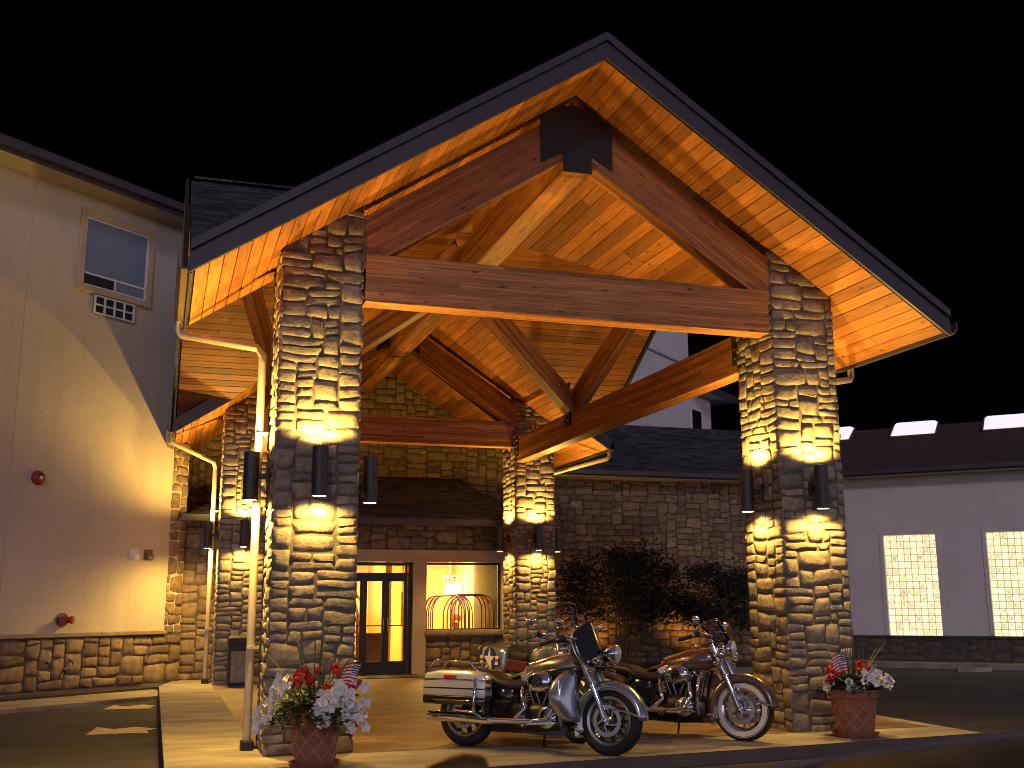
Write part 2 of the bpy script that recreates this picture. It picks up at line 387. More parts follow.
def stones(mb, o, U, V, N, wd, ht, rg, inside=None, cell=.055, depth=.045, wr=(3, 8), hr=(2, 4), lip=0.0, nx=6, ny=5):
    """irregular field stones laid over the rectangle o + U*[0,wd] + V*[0,ht]; each stone a rounded pillow of its own"""
    o, U, V, N = Vector(o), Vector(U), Vector(V), Vector(N)
    cols_, rows_ = max(1, round(wd / cell)), max(1, round(ht / cell)); cw, ch = wd / cols_, ht / rows_
    occ = [[False] * cols_ for _ in range(rows_)]
    def ts(n): return [-1 + 2 * i / n for i in range(n + 1)]
    for r in range(rows_):
        for c in range(cols_):
            if occ[r][c]: continue
            free = 0
            while c + free < cols_ and not occ[r][c + free] and free < wr[1]: free += 1
            sw = rg.randint(*wr); sw = min(sw, free)
            if free - sw == 1: sw = free
            sh = rg.choice([hr[0], hr[0], (hr[0] + hr[1]) // 2, hr[1], rg.randint(*hr)])
            if sw > 6: sh = min(sh, hr[1] - 1) if rg.random() < .7 else sh
            if sw <= 2: sh = min(sh, 3)
            sh = min(sh, rows_ - r)
            k = 1
            while k < sh and not any(occ[r + k][c:c + sw]): k += 1
            sh = k
            for a in range(sh):
                for b in range(sw): occ[r + a][c + b] = True
            x0, x1, y0, y1 = c * cw, (c + sw) * cw, r * ch, (r + sh) * ch
            if inside and not inside((x0 + x1) / 2, (y0 + y1) / 2): continue
            if c == 0: x0 -= lip
            if c + sw == cols_: x1 += lip
            g = .004 + rg.random() * .005
            cx, cy, hw, hh = (x0 + x1) / 2, (y0 + y1) / 2, (x1 - x0) / 2 - g, (y1 - y0) / 2 - g
            if hw < .01 or hh < .01: continue
            D = depth * (.55 + .65 * rg.random()); tx, ty = rg.uniform(-.25, .25), rg.uniform(-.25, .25)
            rot = rg.uniform(-.035, .035); seed = rg.random() * 50; rnd_c = rg.uniform(.04, .13)
            sk1, sk2 = rg.uniform(-.13, .13), rg.uniform(-.18, .18)
            vs = []
            for i, a in enumerate([-1, -.90, -.42, .08, .48, .91, 1][:nx + 1] if nx == 6 else ts(nx)):
                for j, b in enumerate([-1, -.86, -.30, .28, .86, 1][:ny + 1] if ny == 5 else ts(ny)):
                    px = a * hw * (1 - rnd_c * abs(b) ** 5); py = b * hh * (1 - rnd_c * abs(a) ** 5)
                    px, py = px * (1 + sk1 * b) - rot * py, py * (1 + sk2 * a) + rot * px
                    q = Vector((cx + px, cy + py, seed))
                    nz = noise.noise(q * 7.0); n2 = noise.noise(q * 16.0)
                    e = max(abs(a), abs(b))
                    h = -.012 if e > .99 else D * (1 + 1.3 * tx * a + 1.3 * ty * b + .45 * nz + .28 * n2) * (1 if e < .7 else .80)
                    k_ = .026
                    vs.append(o + U * (cx + px + k_ * noise.noise(Vector((cx + px + o.x + o.y, cy + py, 3.)) * 3.6)) + V * (cy + py + k_ * noise.noise(Vector((cx + px + o.x + o.y, cy + py, 33.)) * 3.6)) + N * h)
            k2 = ny + 1
            mb.add(vs, [(i * k2 + j, (i + 1) * k2 + j, (i + 1) * k2 + j + 1, i * k2 + j + 1) for i in range(nx) for j in range(ny)])

def shingles(mb, o, U, V, wd, ln, inside=None, rg=rnd, tab=.24, exp=.14, hh=.014):
    """courses of shingle tabs up a slope: U along the eave, V up the slope"""
    o, U, V = Vector(o), Vector(U).normalized(), Vector(V).normalized(); N = U.cross(V)
    if N.z < 0: N = -N
    for r in range(int(ln / exp)):
        x = -rg.random() * tab
        while x < wd:
            t = tab * rg.uniform(.7, 1.35); x0, x1 = max(0, x), min(wd, x + t - .006); y0 = r * exp; y1 = y0 + exp * 1.05
            x += t
            if x1 - x0 < .02 or (inside and not inside((x0 + x1) / 2, y0 + exp / 2)): continue
            h = hh * (.8 + .7 * rg.random())
            vs = [o + U * x0 + V * y0, o + U * x1 + V * y0, o + U * x0 + V * y0 + N * h, o + U * x1 + V * y0 + N * h, o + U * x1 + V * y1 + N * .002, o + U * x0 + V * y1 + N * .002]
            mb.add(vs, [(0, 1, 3, 2), (2, 3, 4, 5)])

def planks(mb, fn, n0, n1, axis_pts, wdt=.135, rg=rnd):
    """boards: fn(across, along) -> point; axis_pts(across) -> (start, end)"""
    n = int(abs(n1 - n0) / wdt) + 1; d = (n1 - n0) / n
    for k in range(n):
        a0, a1 = n0 + d * k, n0 + d * (k + 1)
        s0, e0 = axis_pts(a0); s1, e1 = axis_pts(a1)
        if e0 - s0 < .02 and e1 - s1 < .02: continue
        ps = [(s0, s1)]; x = max(s0, s1) + rg.uniform(.8, 3.6)
        while x < min(e0, e1) - .5: ps.append((x, x)); x += rg.uniform(2.2, 4.0)
        ps.append((e0, e1))
        for (p0, p1), (q0, q1) in zip(ps, ps[1:]):
            g = .004
            c = [0, .05, .95, 1]
            row = []
            for i, cc in enumerate(c):
                a = a0 + (a1 - a0) * cc; s_ = p0 + (p1 - p0) * cc + g; e_ = q0 + (q1 - q0) * cc - g
                up = .022 if i in (0, 3) else 0
                row.append((fn(a, s_, up), fn(a, e_, up), s_, e_, cc * wdt))
            for i in range(3):
                A, B = row[i], row[i + 1]
                if i == 0: base = len(mb.v)
            vs = [p for rr in row for p in rr[:2]]
            fs = [(2 * i, 2 * i + 1, 2 * i + 3, 2 * i + 2) for i in range(3)]
            uvs = [[(row[i][2], row[i][4]), (row[i][3], row[i][4]), (row[i + 1][3], row[i + 1][4]), (row[i + 1][2], row[i + 1][4])] for i in range(3)]
            mb.add(vs, fs, uvs)

# ------------------------------------------------------------------ ground
S_ = .905; L_ = 5.787; XC = 3.346
def sheet(name, pts, z, mat, kind='structure', thick=0):
    m = MB(); m.prism([(x, y, z - thick) for x, y in pts], (0, 0, thick)) if thick else m.add([(x, y, z) for x, y in pts], [tuple(range(len(pts)))])
    return tag(m.build(name, mat), kind=kind)
KERBM = ground_mat('kerb_concrete', (.13, .095, .08), .2, 2.0, 60, .9, .003)  # slab sides darkened in colour: asphalt dirt and the face's own shade
sheet('asphalt', [(-150, -150), (150, -150), (150, 150), (-150, 150)], -.12, ASPHALT)
def front(x): return -1.28 + .105 * (x - 2.37)
slab_pts = [(-.88, front(-.88)), (7.73, front(7.73)), (7.86, 1.2), (8.15, 13.9), (-.6, 13.9), (-.6, 11.9), (-.9, 10.2)]
sheet('walkway', slab_pts, .004, CONCRETE)
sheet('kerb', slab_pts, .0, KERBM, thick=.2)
wd_ = Vector((-math.cos(R(40)), -math.sin(R(40)), 0)); wn_ = Vector((math.sin(R(40)), -math.cos(R(40)), 0)); WO = Vector((-.79, 11.42, 0))
def wl(s, off): p = WO + wd_ * s + wn_ * off; return (p.x, p.y)
sheet('walkway', [(-.905, 10.15), (-.605, 11.85)] + [wl(.55, .02), wl(.55, .62), wl(11, .62), wl(11, 1.95), (-.905, 8.85)], -.06, CONCRETE, thick=.2)
sheet('planting_bed', [wl(.57, .02), wl(11, .02), wl(11, .60), wl(.57, .60)], -.03, SOIL, thick=.2)
sheet('paving', [(.02, .0), (7.60, .0), (7.60, 11.4), (.02, 11.4)], .008, PAVER)
sheet('planting_bed', [(8.17, 11.6), (15.2, 11.6), (15.2, 13.9), (8.17, 13.9)], -.03, SOIL, thick=.15)
sheet('kerb', [(8.17, 11.45), (15.2, 11.45), (15.2, 11.59), (8.17, 11.59)], .0, CONCRETE, thick=.2)
W2 = Vector((16.09, 13.16, 0)); D2 = Vector((.7071, -.7071, 0)); N2 = Vector((-.7071, -.7071, 0))
def w2(s, off): p = W2 + D2 * s + N2 * off; return (p.x, p.y)
sheet('sidewalk', [w2(-1.2, .05), w2(16, .05), w2(16, 1.0), w2(-1.2, 1.0)], 0, CONCRETE, thick=.2)
for pts in ([(-1.76, 3.72), (-1.67, 4.62), (-1.46, 4.29), (-1.18, 4.46), (-.93, 4.15), (-1.06, 4.0), (-1.03, 3.68), (-1.25, 3.74)],
            [(-1.72, 7.21), (-1.58, 7.95), (-1.42, 7.62), (-1.14, 7.90), (-.93, 7.56), (-1.05, 7.38), (-.95, 7.12), (-1.24, 7.14)]):
    sheet('lane_arrow', pts, -.116, PAINT)
ws = thing('wheel_stop', 'low pale concrete parking stop on the asphalt before the long pale wing', 'wheel stop', (16.6, 9.82, -.12))
m = MB()
for a, b in ((Vector((16.25, 9.99, 0)), Vector((16.95, 9.70, 0))),):
    d = (b - a).normalized(); nn = Z3.cross(d)
    m.loft([[p + nn * y + Z3 * z for y, z in ((-.08, -.12), (.08, -.12), (.055, -.02), (-.055, -.02))] for p in (a, b)])
m.build('block', CONCRETE, ws, bevel=.01)

# ------------------------------------------------------------------ entrance canopy
can = thing('entrance_canopy', 'timber gabled porte cochere with orange plank ceiling on four stone pillars', 'canopy', (XC, 5.0, 0))
ZA, MM, XH = 7.301, .6648, 4.229
XE0, XE1 = XC - XH, XC + XH
YF, YB = -.878, 14.0
YCC, ZCR, CS, CI = 5.28, 7.50, .60, .30      # cross gable: centre, soffit ridge height, pitch
Y1, Y2 = 1.30, 9.26
def sof(x): return ZA - MM * abs(x - XC)
def csof(y): return ZCR - CS * abs(y - YCC)
def vdy(dx): return max(0, (ZCR - ZA + MM * dx) / CS)
# pillars
PIL = [(0, 0), (L_, 0), (L_, 9.987), (0, 9.987)]
for pi, (px, py) in enumerate(PIL):
    rg = random.Random(20 + pi); m = MB(); core = .035
    def top(x): return sof(x) - .01
    xa, xb = px + core, px + S_ - core
    m.prism([(xa, py + core, -.05), (xb, py + core, -.05), (xb, py + core, top(xb)), (xa, py + core, top(xa))], (0, S_ - 2 * core, 0))
    pil = m.build('stone_pillar', MORTAR, can)
    m = MB(); H = 7.0
    small = py > 5
    kw = dict(cell=.044, depth=.018, lip=.014, wr=(4, 10), hr=(2, 5))
    stones(m, (px + core, py + core, 0), X3, Z3, -Y3, S_ - 2 * core, H, rg, lambda a, b, px=px: b < top(px + a) + .03, **kw)
    stones(m, (px + core, py + S_ - core, 0), X3, Z3, Y3, S_ - 2 * core, H, rg, lambda a, b, px=px: b < top(px + a) + .03, **kw)
    tl, tr = top(px) + .03, top(px + S_) + .03
    stones(m, (px + core, py + core, 0), Y3, Z3, -X3, S_ - 2 * core, H, rg, lambda a, b: b < tl, **kw)
    stones(m, (px + S_ - core, py + core, 0), Y3, Z3, X3, S_ - 2 * core, H, rg, lambda a, b: b < tr, **kw)
    m.build('stone_facing', PSTONE, pil, smooth=70)
# ceiling planks
def pl_main(sg):
    m = MB(); k = 1 / math.hypot(1, MM)
    def fn(a, y, up): return (XC + sg * a, y, ZA - MM * a + up)
    planks(m, fn, 0.0, XH - .02, lambda a: (YF + .02, max(YCC - vdy(a), Y1)))
    planks(m, fn, 0.0, XH - .02, lambda a: (min(YCC + vdy(a), Y2), YB))
    return m.build('ceiling', PLANK, can, fix=False)
for sg in (-1, 1): pl_main(sg)
def pl_cross(sg):
    m = MB()
    def dxm(t): return max(0., (CS * t - (ZCR - ZA)) / MM)
    for sy in (-1, 1):
        def fn(t, x, up): return (XC + sg * x, YCC + sy * t, ZCR - CS * t + up)
        planks(m, fn, 0.0, 4.98, lambda t: (min(dxm(t), XH - .02), XH - .02))
    return m.build('ceiling', PLANK, can, fix=False)
for sg in (-1, 1): pl_cross(sg)
# roof skins (closed boards above the ceiling) and shingles
T0, T1 = .03, .27
def slab(mb, pts, zf):
    n = len(pts); lo = [(x, y, zf(x, y) + T0) for x, y in pts]; hi = [(x, y, zf(x, y) + T1) for x, y in pts]
    mb.add(lo + hi, [tuple(range(n - 1, -1, -1)), tuple(range(n, 2 * n))] + [(i, (i + 1) % n, n + (i + 1) % n, n + i) for i in range(n)])
roof = MB()
for sg in (-1, 1):
    e = XC + sg * XH
    slab(roof, [(XC, YF), (e, YF), (e, Y1), (XC + sg * 3.3, YCC - vdy(3.3)), (XC, YCC - vdy(0))], lambda x, y: sof(x))
    slab(roof, [(XC, YB), (e, YB), (e, Y2), (XC + sg * 3.3, YCC + vdy(3.3)), (XC, YCC + vdy(0))], lambda x, y: sof(x))
    for sy in (-1, 1):
        slab(roof, [(XC, YCC), (e, YCC), (e, YCC + sy * 4.98), (XC + sg * XH * .999, YCC + sy * 4.98), (XC, YCC + sy * vdy(0))], lambda x, y: csof(y))
rf = roof.build('roof', ROOFSKIN, can)
sh = MB()
cl = math.hypot(1, MM); sl = math.hypot(1, CS)
for sg in (-1, 1):
    e = XC + sg * XH
    shingles(sh, (e, YF, sof(e) + T1), (0, 1, 0), (-sg, 0, MM), Y1 - YF + 4.2, XH * cl, lambda a, b: YF + a < YCC - vdy(max(0, XH - b / cl)) + .2)
    shingles(sh, (e, Y2, sof(e) + T1), (0, 1, 0), (-sg, 0, MM), YB - Y2, XH * cl)
    for sy in (-1, 1):
        shingles(sh, (XC, YCC + sy * 4.98, csof(YCC + 4.98) + T1), (sg, 0, 0), (0, -sy, CS), XH, 4.98 * sl,
                 lambda a, b: a > (CS * (4.98 - b / sl) - (ZCR - ZA)) / MM - .1)
m = MB()
for sg in (-1, 1):
    for k in range(22):
        x0 = XC + sg * (.1 + k * .19)
        m.box((x0, YCC, ZCR + T1 + .015), (.2, .22, .03))
sh.build('shingles', SHINGLE, rf, fix=False)
m.build('ridge_cap', SHINGLE, rf)
# fascia boards
fa = MB()
for sg in (-1, 1):
    e = XC + sg * (XH + .03)
    for lo_, hi_, d0, dd in ((-.005, .20, -.04, .04), (.20, .30, -.075, .075)):
        fa.prism([(XC, YF + d0, ZA + lo_), (e, YF + d0, sof(e) + lo_), (e, YF + d0, sof(e) + hi_), (XC, YF + d0, ZA + hi_)], (0, dd, 0))
    # cross gable rakes
    for sy in (-1, 1):
        y0 = YCC + sy * 4.98
        fa.prism([(e, YCC, ZCR), (e, y0, csof(y0)), (e, y0, csof(y0) + .29), (e, YCC, ZCR + .29)], (sg * .05, 0, 0))
    # rear roof's own short rake
    fa.prism([(XC + sg * 3.2, Y2 - .04, sof(XC + 3.2) - .0), (e, Y2 - .04, sof(e)), (e, Y2 - .04, sof(e) + .26), (XC + sg * 3.2, Y2 - .04, sof(XC + 3.2) + .26)], (0, .04, 0))
    fa.prism([(XC + sg * 3.2, Y1, sof(XC + 3.2) - .0), (e, Y1, sof(e)), (e, Y1, sof(e) + .26), (XC + sg * 3.2, Y1, sof(XC + 3.2) + .26)], (0, .04, 0))
    for ya, yb in ((YF, Y1), (Y2, YB)):
        fa.box((XC + sg * (XH + .015), (ya + yb) / 2, sof(e) + .12), (.03, yb - ya, .25))
fa.build('fascia', FASCIA, can, bevel=.004)
# gutters and downspouts
def gutter(sg, ya, yb):
    e = XC + sg * (XH + .032); z = sof(e) + .02
    m = MB(); pr = [(0, .14), (0, 0), (sg * .07, 0), (sg * .11, .06), (sg * .11, .15), (sg * .095, .15), (sg * .095, .07), (sg * .06, .02), (sg * .012, .02), (sg * .012, .14)]
    m.loft([[(e + a, y, z + b) for a, b in pr] for y in (ya, yb)])
    g = m.build('gutter', GUTTER, can)
    return e + sg * .055, z
for sg, ya, yb, yo, px, pyy in ((-1, YF - .03, Y1, 1.12, -.09, .62), (-1, Y2, YB, Y2 + .18, -.09, 10.62), (1, YF - .03, Y1, 1.12, L_ + S_ + .09, .62), (1, Y2, YB, Y2 + .18, L_ + S_ + .09, 10.62)):
    gx, gz = gutter(sg, ya, yb)
    m = MB()
    p0 = Vector((gx, yo, gz)); p1 = Vector((px, pyy, gz - .42))
    pts = [p0, p0 - Z3 * .10]
    a = p0 - Z3 * .14; b = p1 + Z3 * .06
    def rr(p, q, s, n=5): return [p.lerp(q, t / n) for t in range(n + 1)]
    d = (b - a).normalized()
    pts += [a + d * .05, b - d * .06, p1 - Z3 * .02, p1 - Z3 * .1, Vector((px, pyy, .06))]
    m.tube(pts, .043, 12)
    ds = m.build('downspout', PIPE, can, smooth=60)
    m = MB(); m.box((px, pyy - .02, .05), (.13, .15, .10)); m.build('shoe', STEEL, ds, bevel=.02)
    for z in (1.0, 3.2): m = MB(); m.box((px - (.02 if px > 3 else -.02), pyy, z), (.12, .105, .03)); m.build('strap', PIPE, ds)
# trusses
def truss(yf, thick, name_b='tie_beam', zb=(4.585, 5.117)):
    y0 = yf + .003; yc_ = y0 + thick / 2
    MB().bar((S_ + .0, yc_, sum(zb) / 2), (L_, yc_, sum(zb) / 2), thick, zb[1] - zb[0]).build('tie_beam', BEAM, can, bevel=.006)
    for sg in (-1, 1):
        a, b = (XC, XC - 3.08) if sg < 0 else (XC, XC + 3.08)
        dpt = .50; nrm = Vector((sg * MM, 0, 1)).normalized()
        p0 = Vector((a, yc_, ZA)) - nrm * (dpt / 2 + .105); p1 = Vector((b, yc_, ZA - MM * 3.08)) - nrm * (dpt / 2 + .105)
        MB().bar(p0, p1, thick - .016, dpt).build('rafter', BEAM, can, bevel=.006)
truss(0.03, .26); truss(10.02, .26)
for yy, s in ((.019, 1), (10.009, 1)):
    m = MB()
    m.prism([(2.90, yy, 6.40), (3.17, yy, 6.56), (3.17, yy, 6.33), (3.525, yy, 6.33), (3.525, yy, 6.56), (3.79, yy, 6.40), (3.79, yy, 6.96), (3.53, yy, 7.15), (3.16, yy, 7.15), (2.90, yy, 6.96)], (0, .012, 0))
    pb = m.build('steel_plate', STEEL, can)
    m = MB()
    for bx, bz in ((3.05, 6.62), (3.05, 6.85), (3.345, 7.0), (3.345, 6.7), (3.345, 6.45), (3.64, 6.62), (3.64, 6.85)): m.lathe([(0, -.014), (.018, -.012), (.02, 0)], (bx, yy, bz), Y3, 10)
    m.build('bolts', STEEL, pb)
MB().bar((XC, .02, 6.60), (XC, 13.95, 6.60), .34, .52).build('ridge_beam', BEAM, can, bevel=.006)
for sg in (-1, 1):
    fx = XC + sg * 2.62
    MB().bar((fx, S_ - .03, 4.54), (fx, 9.99 + .03, 4.54), .26, .50).build('side_beam', BEAM, can, bevel=.006)
    for sy in (1,):
        yb = YCC + sy * 1.72
        MB().bar((XC + sg * .16, YCC + sy * .1, 6.50), (fx - sg * .06, yb, 4.92), .20, .36).build('valley_rafter', BEAM, can, bevel=.005)
        MB().bar((fx + sg * .0, yb + sy * .02, 4.92), (fx + sg * .85, YCC + sy * .16, 6.80), .20, .34).build('strut', BEAM, can, bevel=.005)
        m = MB(); m.box((fx - sg * .150, yb - .03, 4.93), (.014, .30, .80)); m.box((fx + sg * .135, yb, 4.80), (.012, .2, .5)); br = m.build('steel_bracket', STEEL, can)
        m = MB()
        for by, bz in ((-.05, 4.65), (.05, 4.72), (-.05, 4.8), (.05, 4.9), (0, 5.05)): m.lathe([(0, .016), (.014, .013), (.016, 0)], (fx - sg * .156, yb + by, bz), (-sg, 0, 0), 8)
        m.build('bolts', ALU, br)
    for ye in (S_ + .05, 9.94):
        m = MB(); m.box((fx - sg * .135, ye, 4.60), (.012, .14, .42)); br = m.build('steel_bracket', STEEL, can)
        m = MB()
        for bz in (4.48, 4.6, 4.72): m.lathe([(0, .016), (.014, .013), (.016, 0)], (fx - sg * .141, ye + .0, bz), (-sg, 0, 0), 8)
        m.build('bolts', ALU, br)

# ------------------------------------------------------------------ wall lamps
def make_lamp():
    t = thing('wall_lamp', 'x', 'wall lamp', (0, 0, 0), 'cylinder lamps on the stone pillars')
    m = MB(); m.lathe([(.066, .03), (.072, .0), (.080, .0), (.080, .50), (.072, .50), (.066, .47)], (0, -.17, -.25), Z3, 28)
    m.build('cylinder_shade', LAMPM, t, smooth=40, fix=True)
    m = MB(); m.box((0, -.055, .0), (.05, .14, .06)); m.box((0, .0, 0), (.12, .03, .16)); m.build('bracket', LAMPM, t, bevel=.005)
    m = MB(); m.lathe([(0, 0), (.066, 0)], (0, -.17, -.2485), Z3, 24); m.build('lens', GLOW, t)
    m = MB(); m.lathe([(0, 0), (.066, 0)], (0, -.17, .2485), Z3, 24); m.build('lens', GLOW, t)
    for sgn in (-1, 1):
        ld = bpy.data.lights.new('beam', 'SPOT'); ld.energy = LAMP * (1.0 if sgn > 0 else .55); ld.color = WARM
        ld.spot_size = R(156); ld.spot_blend = .45; ld.shadow_soft_size = .035
        lo = bpy.data.objects.new('beam', ld); col.objects.link(lo); lo.parent = t
        lo.location = (0, -.17, sgn * .254)
        if sgn > 0: lo.rotation_euler = (math.pi, 0, 0)
    return t
lamp0 = make_lamp(); first = True
WHERE = ['left front pillar', 'right front pillar', 'right rear pillar', 'left rear pillar']
FACE = [('street', (.5, 0), 0), ('drive side', (1, .5), math.pi / 2), ('inner', (.5, 1), math.pi), ('outer', (0, .5), -math.pi / 2)]
LBL = {(0, 0): 'black cylinder lamp on the street face of the pillar with the large pot',
       (0, 1): 'black cylinder lamp side on before the dark porch, right edge of the large pot pillar',
       (0, 3): 'black cylinder lamp beside the tall pale downspout, left edge of the front petunia pillar',
       (1, 0): 'black cylinder lamp on the street face of the pillar beside the smaller flower pot',
       (1, 3): 'black cylinder lamp on the porch-side face of the pillar with the smaller flower pot',
       (2, 0): 'small far cylinder lamp on the street face of the rear pillar beside the lobby window',
       (2, 1): 'far cylinder lamp in profile before the dark stone wall beside the rear pillar',
       (2, 3): 'far cylinder lamp on the window side of the rear pillar by the lobby window',
       (3, 0): 'far cylinder lamp on the street face of the rear pillar above the trash bin',
       (3, 3): 'far cylinder lamp in profile beside the far downspout above the bin'}
for pi, (px, py) in enumerate(PIL):
    for fi, (nm, (fx, fy), rz) in enumerate(FACE):
        if (pi, fi) not in LBL: continue
        o = lamp0 if first else copy_tree(lamp0); first = False
        o.location = (px + fx * S_, py + fy * S_, 2.735); o.rotation_euler = (0, 0, rz)
        o['label'] = LBL[(pi, fi)]
wide = None
for o in [o for o in bpy.data.objects if o.type == 'EMPTY' and o.get('label', '') in (LBL[(0, 3)], LBL[(3, 3)])]:
    for c in o.children:
        if c.type == 'LIGHT':
            if wide is None:
                wide = c.data.copy(); wide.spot_size = R(179); wide.spot_blend = .8; wide.energy = LAMP * 1.7
            c.data = wide
# unseen lamps added on hidden pillar faces to brighten the ceiling
for px, py, fx, fy, rz in ((L_, 0, .5, 1, math.pi), (L_, 0, 1, .5, math.pi / 2), (0, 0, .5, 1, math.pi), (0, 9.987, 1, .5, math.pi / 2)):
    o = copy_tree(lamp0); o.location = (px + fx * S_, py + fy * S_, 2.735); o.rotation_euler = (0, 0, rz)
    o['label'] = 'unseen cylinder lamp added on a pillar face turned away from the street'
    o['group'] = 'added cylinder lamps on hidden pillar faces'

# ------------------------------------------------------------------ stone entrance building
bld = thing('entrance_building', 'stone entrance hall behind the canopy with lit glass door and lobby window', 'building', (4, 13, 0))
YV, YW = 11.75, 14.0; VX0, VX1 = -.60, 6.40; HZ = 3.18
DX0, DX1, WX0, WX1 = 2.05, 4.08, 4.37, 6.03
m = MB()
# upper and side stone walls
m.box((2.0, YW + .25, 5.6), (8.4, .5, 4.9)); m.prism([(6.15, YW + .003, 3.15), (7.56, YW + .003, 3.15), (7.56, YW + .003, sof(7.56) + .2), (6.15, YW + .003, sof(6.15) + .2)], (0, .5, 0)); m.box((XC - .1, YW + .25, 7.4), (3.2, .5, 1.4))
m.box(((6.2 + 15.4) / 2, YW + .25, 2.2), (15.4 - 6.2, .5, 4.6))
m.box((VX0 - .25, 12.95, 4.0), (.30, 2.2, 8.0))
# vestibule front wall round its openings
t_ = .3; yv = YV + t_ / 2
m.box(((VX0 + DX0) / 2, yv, 1.6), (DX0 - VX0, t_, 3.2)); m.box(((DX0 + VX1) / 2, yv, 2.87), (VX1 - DX0, t_, .64))
m.box(((DX1 + WX0) / 2, yv, 1.275), (WX0 - DX1, t_, 2.55)); m.box(((WX0 + WX1) / 2, yv, .43), (WX1 - WX0, t_, .86)); m.box(((WX1 + VX1) / 2, yv, 1.275), (VX1 - WX1, t_, 2.55))
m.box((VX1 - .15, (YV + t_ + YW) / 2, 1.6), (.3, YW - YV - t_, 3.2))
wall = m.build('wall', MORTARW, bld)
m = MB(); rg = random.Random(55)
kw = dict(cell=.070, depth=.018, wr=(3, 7), hr=(2, 4))
stones(m, (-.85, YW, 3.1), X3, Z3, -Y3, 8.42, 4.2, rg, lambda a, b: 3.1 + b < sof(-.85 + a) + .1, **kw)
stones(m, (VX1, YW, 0), X3, Z3, -Y3, 15.3 - VX1, 4.55, rg, lambda a, b: not (a < 1.05 and b > 3.1), **kw)
stones(m, (VX0 - .10, 11.85, 0), Y3, Z3, X3, 2.15, 6.0, rg, None, **kw)
stones(m, (VX0, YV, 0), X3, Z3, -Y3, DX0 - VX0, 3.18, rg, None, **kw)
stones(m, (DX0, YV, 2.56), X3, Z3, -Y3, VX1 - DX0, .62, rg, None, **kw)
stones(m, (WX0, YV, 0), X3, Z3, -Y3, VX1 - WX0, .82, rg, lambda a, b: True, **kw)
stones(m, (VX1, YV, 0), Y3, Z3, X3, YW - YV, 3.18, rg, None, **kw)
m.build('stone_facing', WSTONE, wall, smooth=70)
# trim round door and window
m = MB()
m.box(((DX0 + VX1) / 2 - .1, YV - .035, 2.435), (VX1 - DX0 - .2, .11, .25)); m.box(((DX1 + WX0) / 2, YV - .03, 1.155), (WX0 - DX1 - .004, .10, 2.306)); m.box((WX1 + .09, YV - .03, 1.60), (.18, .1, 1.41))
m.build('trim', TRIM, bld, bevel=.008)
m = MB(); m.tube([(WX0 - .0, YV - .06, .83), (WX1 + .2, YV - .06, .83)], .075, 12); m.box(((WX0 + WX1 + .2) / 2, YV - .02, .83), (WX1 - WX0 + .2, .12, .12)); m.build('window_sill', CAPST, bld, smooth=40)
# window
m = MB(); y = YV + .10
for x in (WX0 + .02, WX1 - .02): m.box((x, y, 1.58), (.04, .06, 1.42))
for z in (.90, 2.28): m.box(((WX0 + WX1) / 2, y, z), (WX1 - WX0, .06, .05))
wf = m.build('window', DOORF, bld)
m = MB(); m.box(((WX0 + WX1) / 2, y, 1.59), (WX1 - WX0 - .08, .008, 1.34)); m.build('pane', GLASS, wf)
# entrance doors with transom
m = MB(); y = YV + .06
for x in (DX0 + .04, DX1 - .04): m.box((x, y, 1.15), (.08, .10, 2.30))
m.box(((DX0 + DX1) / 2, y, 2.265), (DX1 - DX0 - .16, .10, .07)); m.box(((DX0 + DX1) / 2, y, 2.06), (DX1 - DX0 - .16, .10, .05))
df = m.build('door_frame', DOORF, bld, bevel=.004)
m = MB(); m.box(((DX0 + DX1) / 2, y, 2.157), (DX1 - DX0 - .16, .01, .142)); m.build('transom_pane', GLASS, df)
for k in range(4):
    a = DX0 + .085 + k * (DX1 - DX0 - .17) / 4; b = a + (DX1 - DX0 - .17) / 4 - .006
    m = MB(); y = YV + .06
    for x in (a + .035, b - .035): m.box((x, y, 1.02), (.07, .05, 2.03))
    m.box(((a + b) / 2, y, .14), (b - a - .14, .05, .28)); m.box(((a + b) / 2, y, 1.97), (b - a - .14, .05, .13))
    d = m.build('door', DOORF, bld, bevel=.003)
    m = MB(); m.box(((a + b) / 2, y, 1.09), (b - a - .14, .008, 1.63)); m.build('pane', GLASS, d)
    m = MB(); m.tube([(a + .03, y - .05, 1.0), (b - .03, y - .05, 1.0)], .012, 8)
    m.tube([((a if k % 2 else b) + (.04 if k % 2 else -.04), y - .06, .9), ((a if k % 2 else b) + (.04 if k % 2 else -.04), y - .06, 1.15)], .014, 8); m.build('handle', CHROME, d)
# vestibule hip roof
ZE, ZR = 3.16, 4.36; ye = YV - .42; ex0, ex1 = VX0 - .05, VX1 + .32; rx0, rx1 = 1.5, 5.62
m = MB()
P = [(ex0, ye, ZE), (ex1, ye, ZE), (rx1, YW, ZR), (rx0, YW, ZR), (ex1, YW, ZE), (ex0, YW, ZE)]
m.add(P, [(0, 1, 2, 3), (1, 4, 2), (0, 3, 5), (0, 5, 4, 1)])
vr = m.build('roof', ROOFSKIN, bld)
m = MB(); V = Vector((0, YW - ye, ZR - ZE)); ln = V.length
shingles(m, (ex0, ye, ZE + .004), X3, V, ex1 - ex0, ln, lambda a, b: (a > (rx0 - ex0) * b / ln) and (a < (ex1 - ex0) - (ex1 - rx1) * b / ln))
V2 = Vector((rx1 - ex1, 0, ZR - ZE)); V2n = V2.length
shingles(m, (ex1, ye, ZE + .004), Y3, V2, YW - ye, V2n, lambda a, b: a > (YW - ye) * b / V2n)
m.build('shingles', SHINGLE, vr, fix=False)
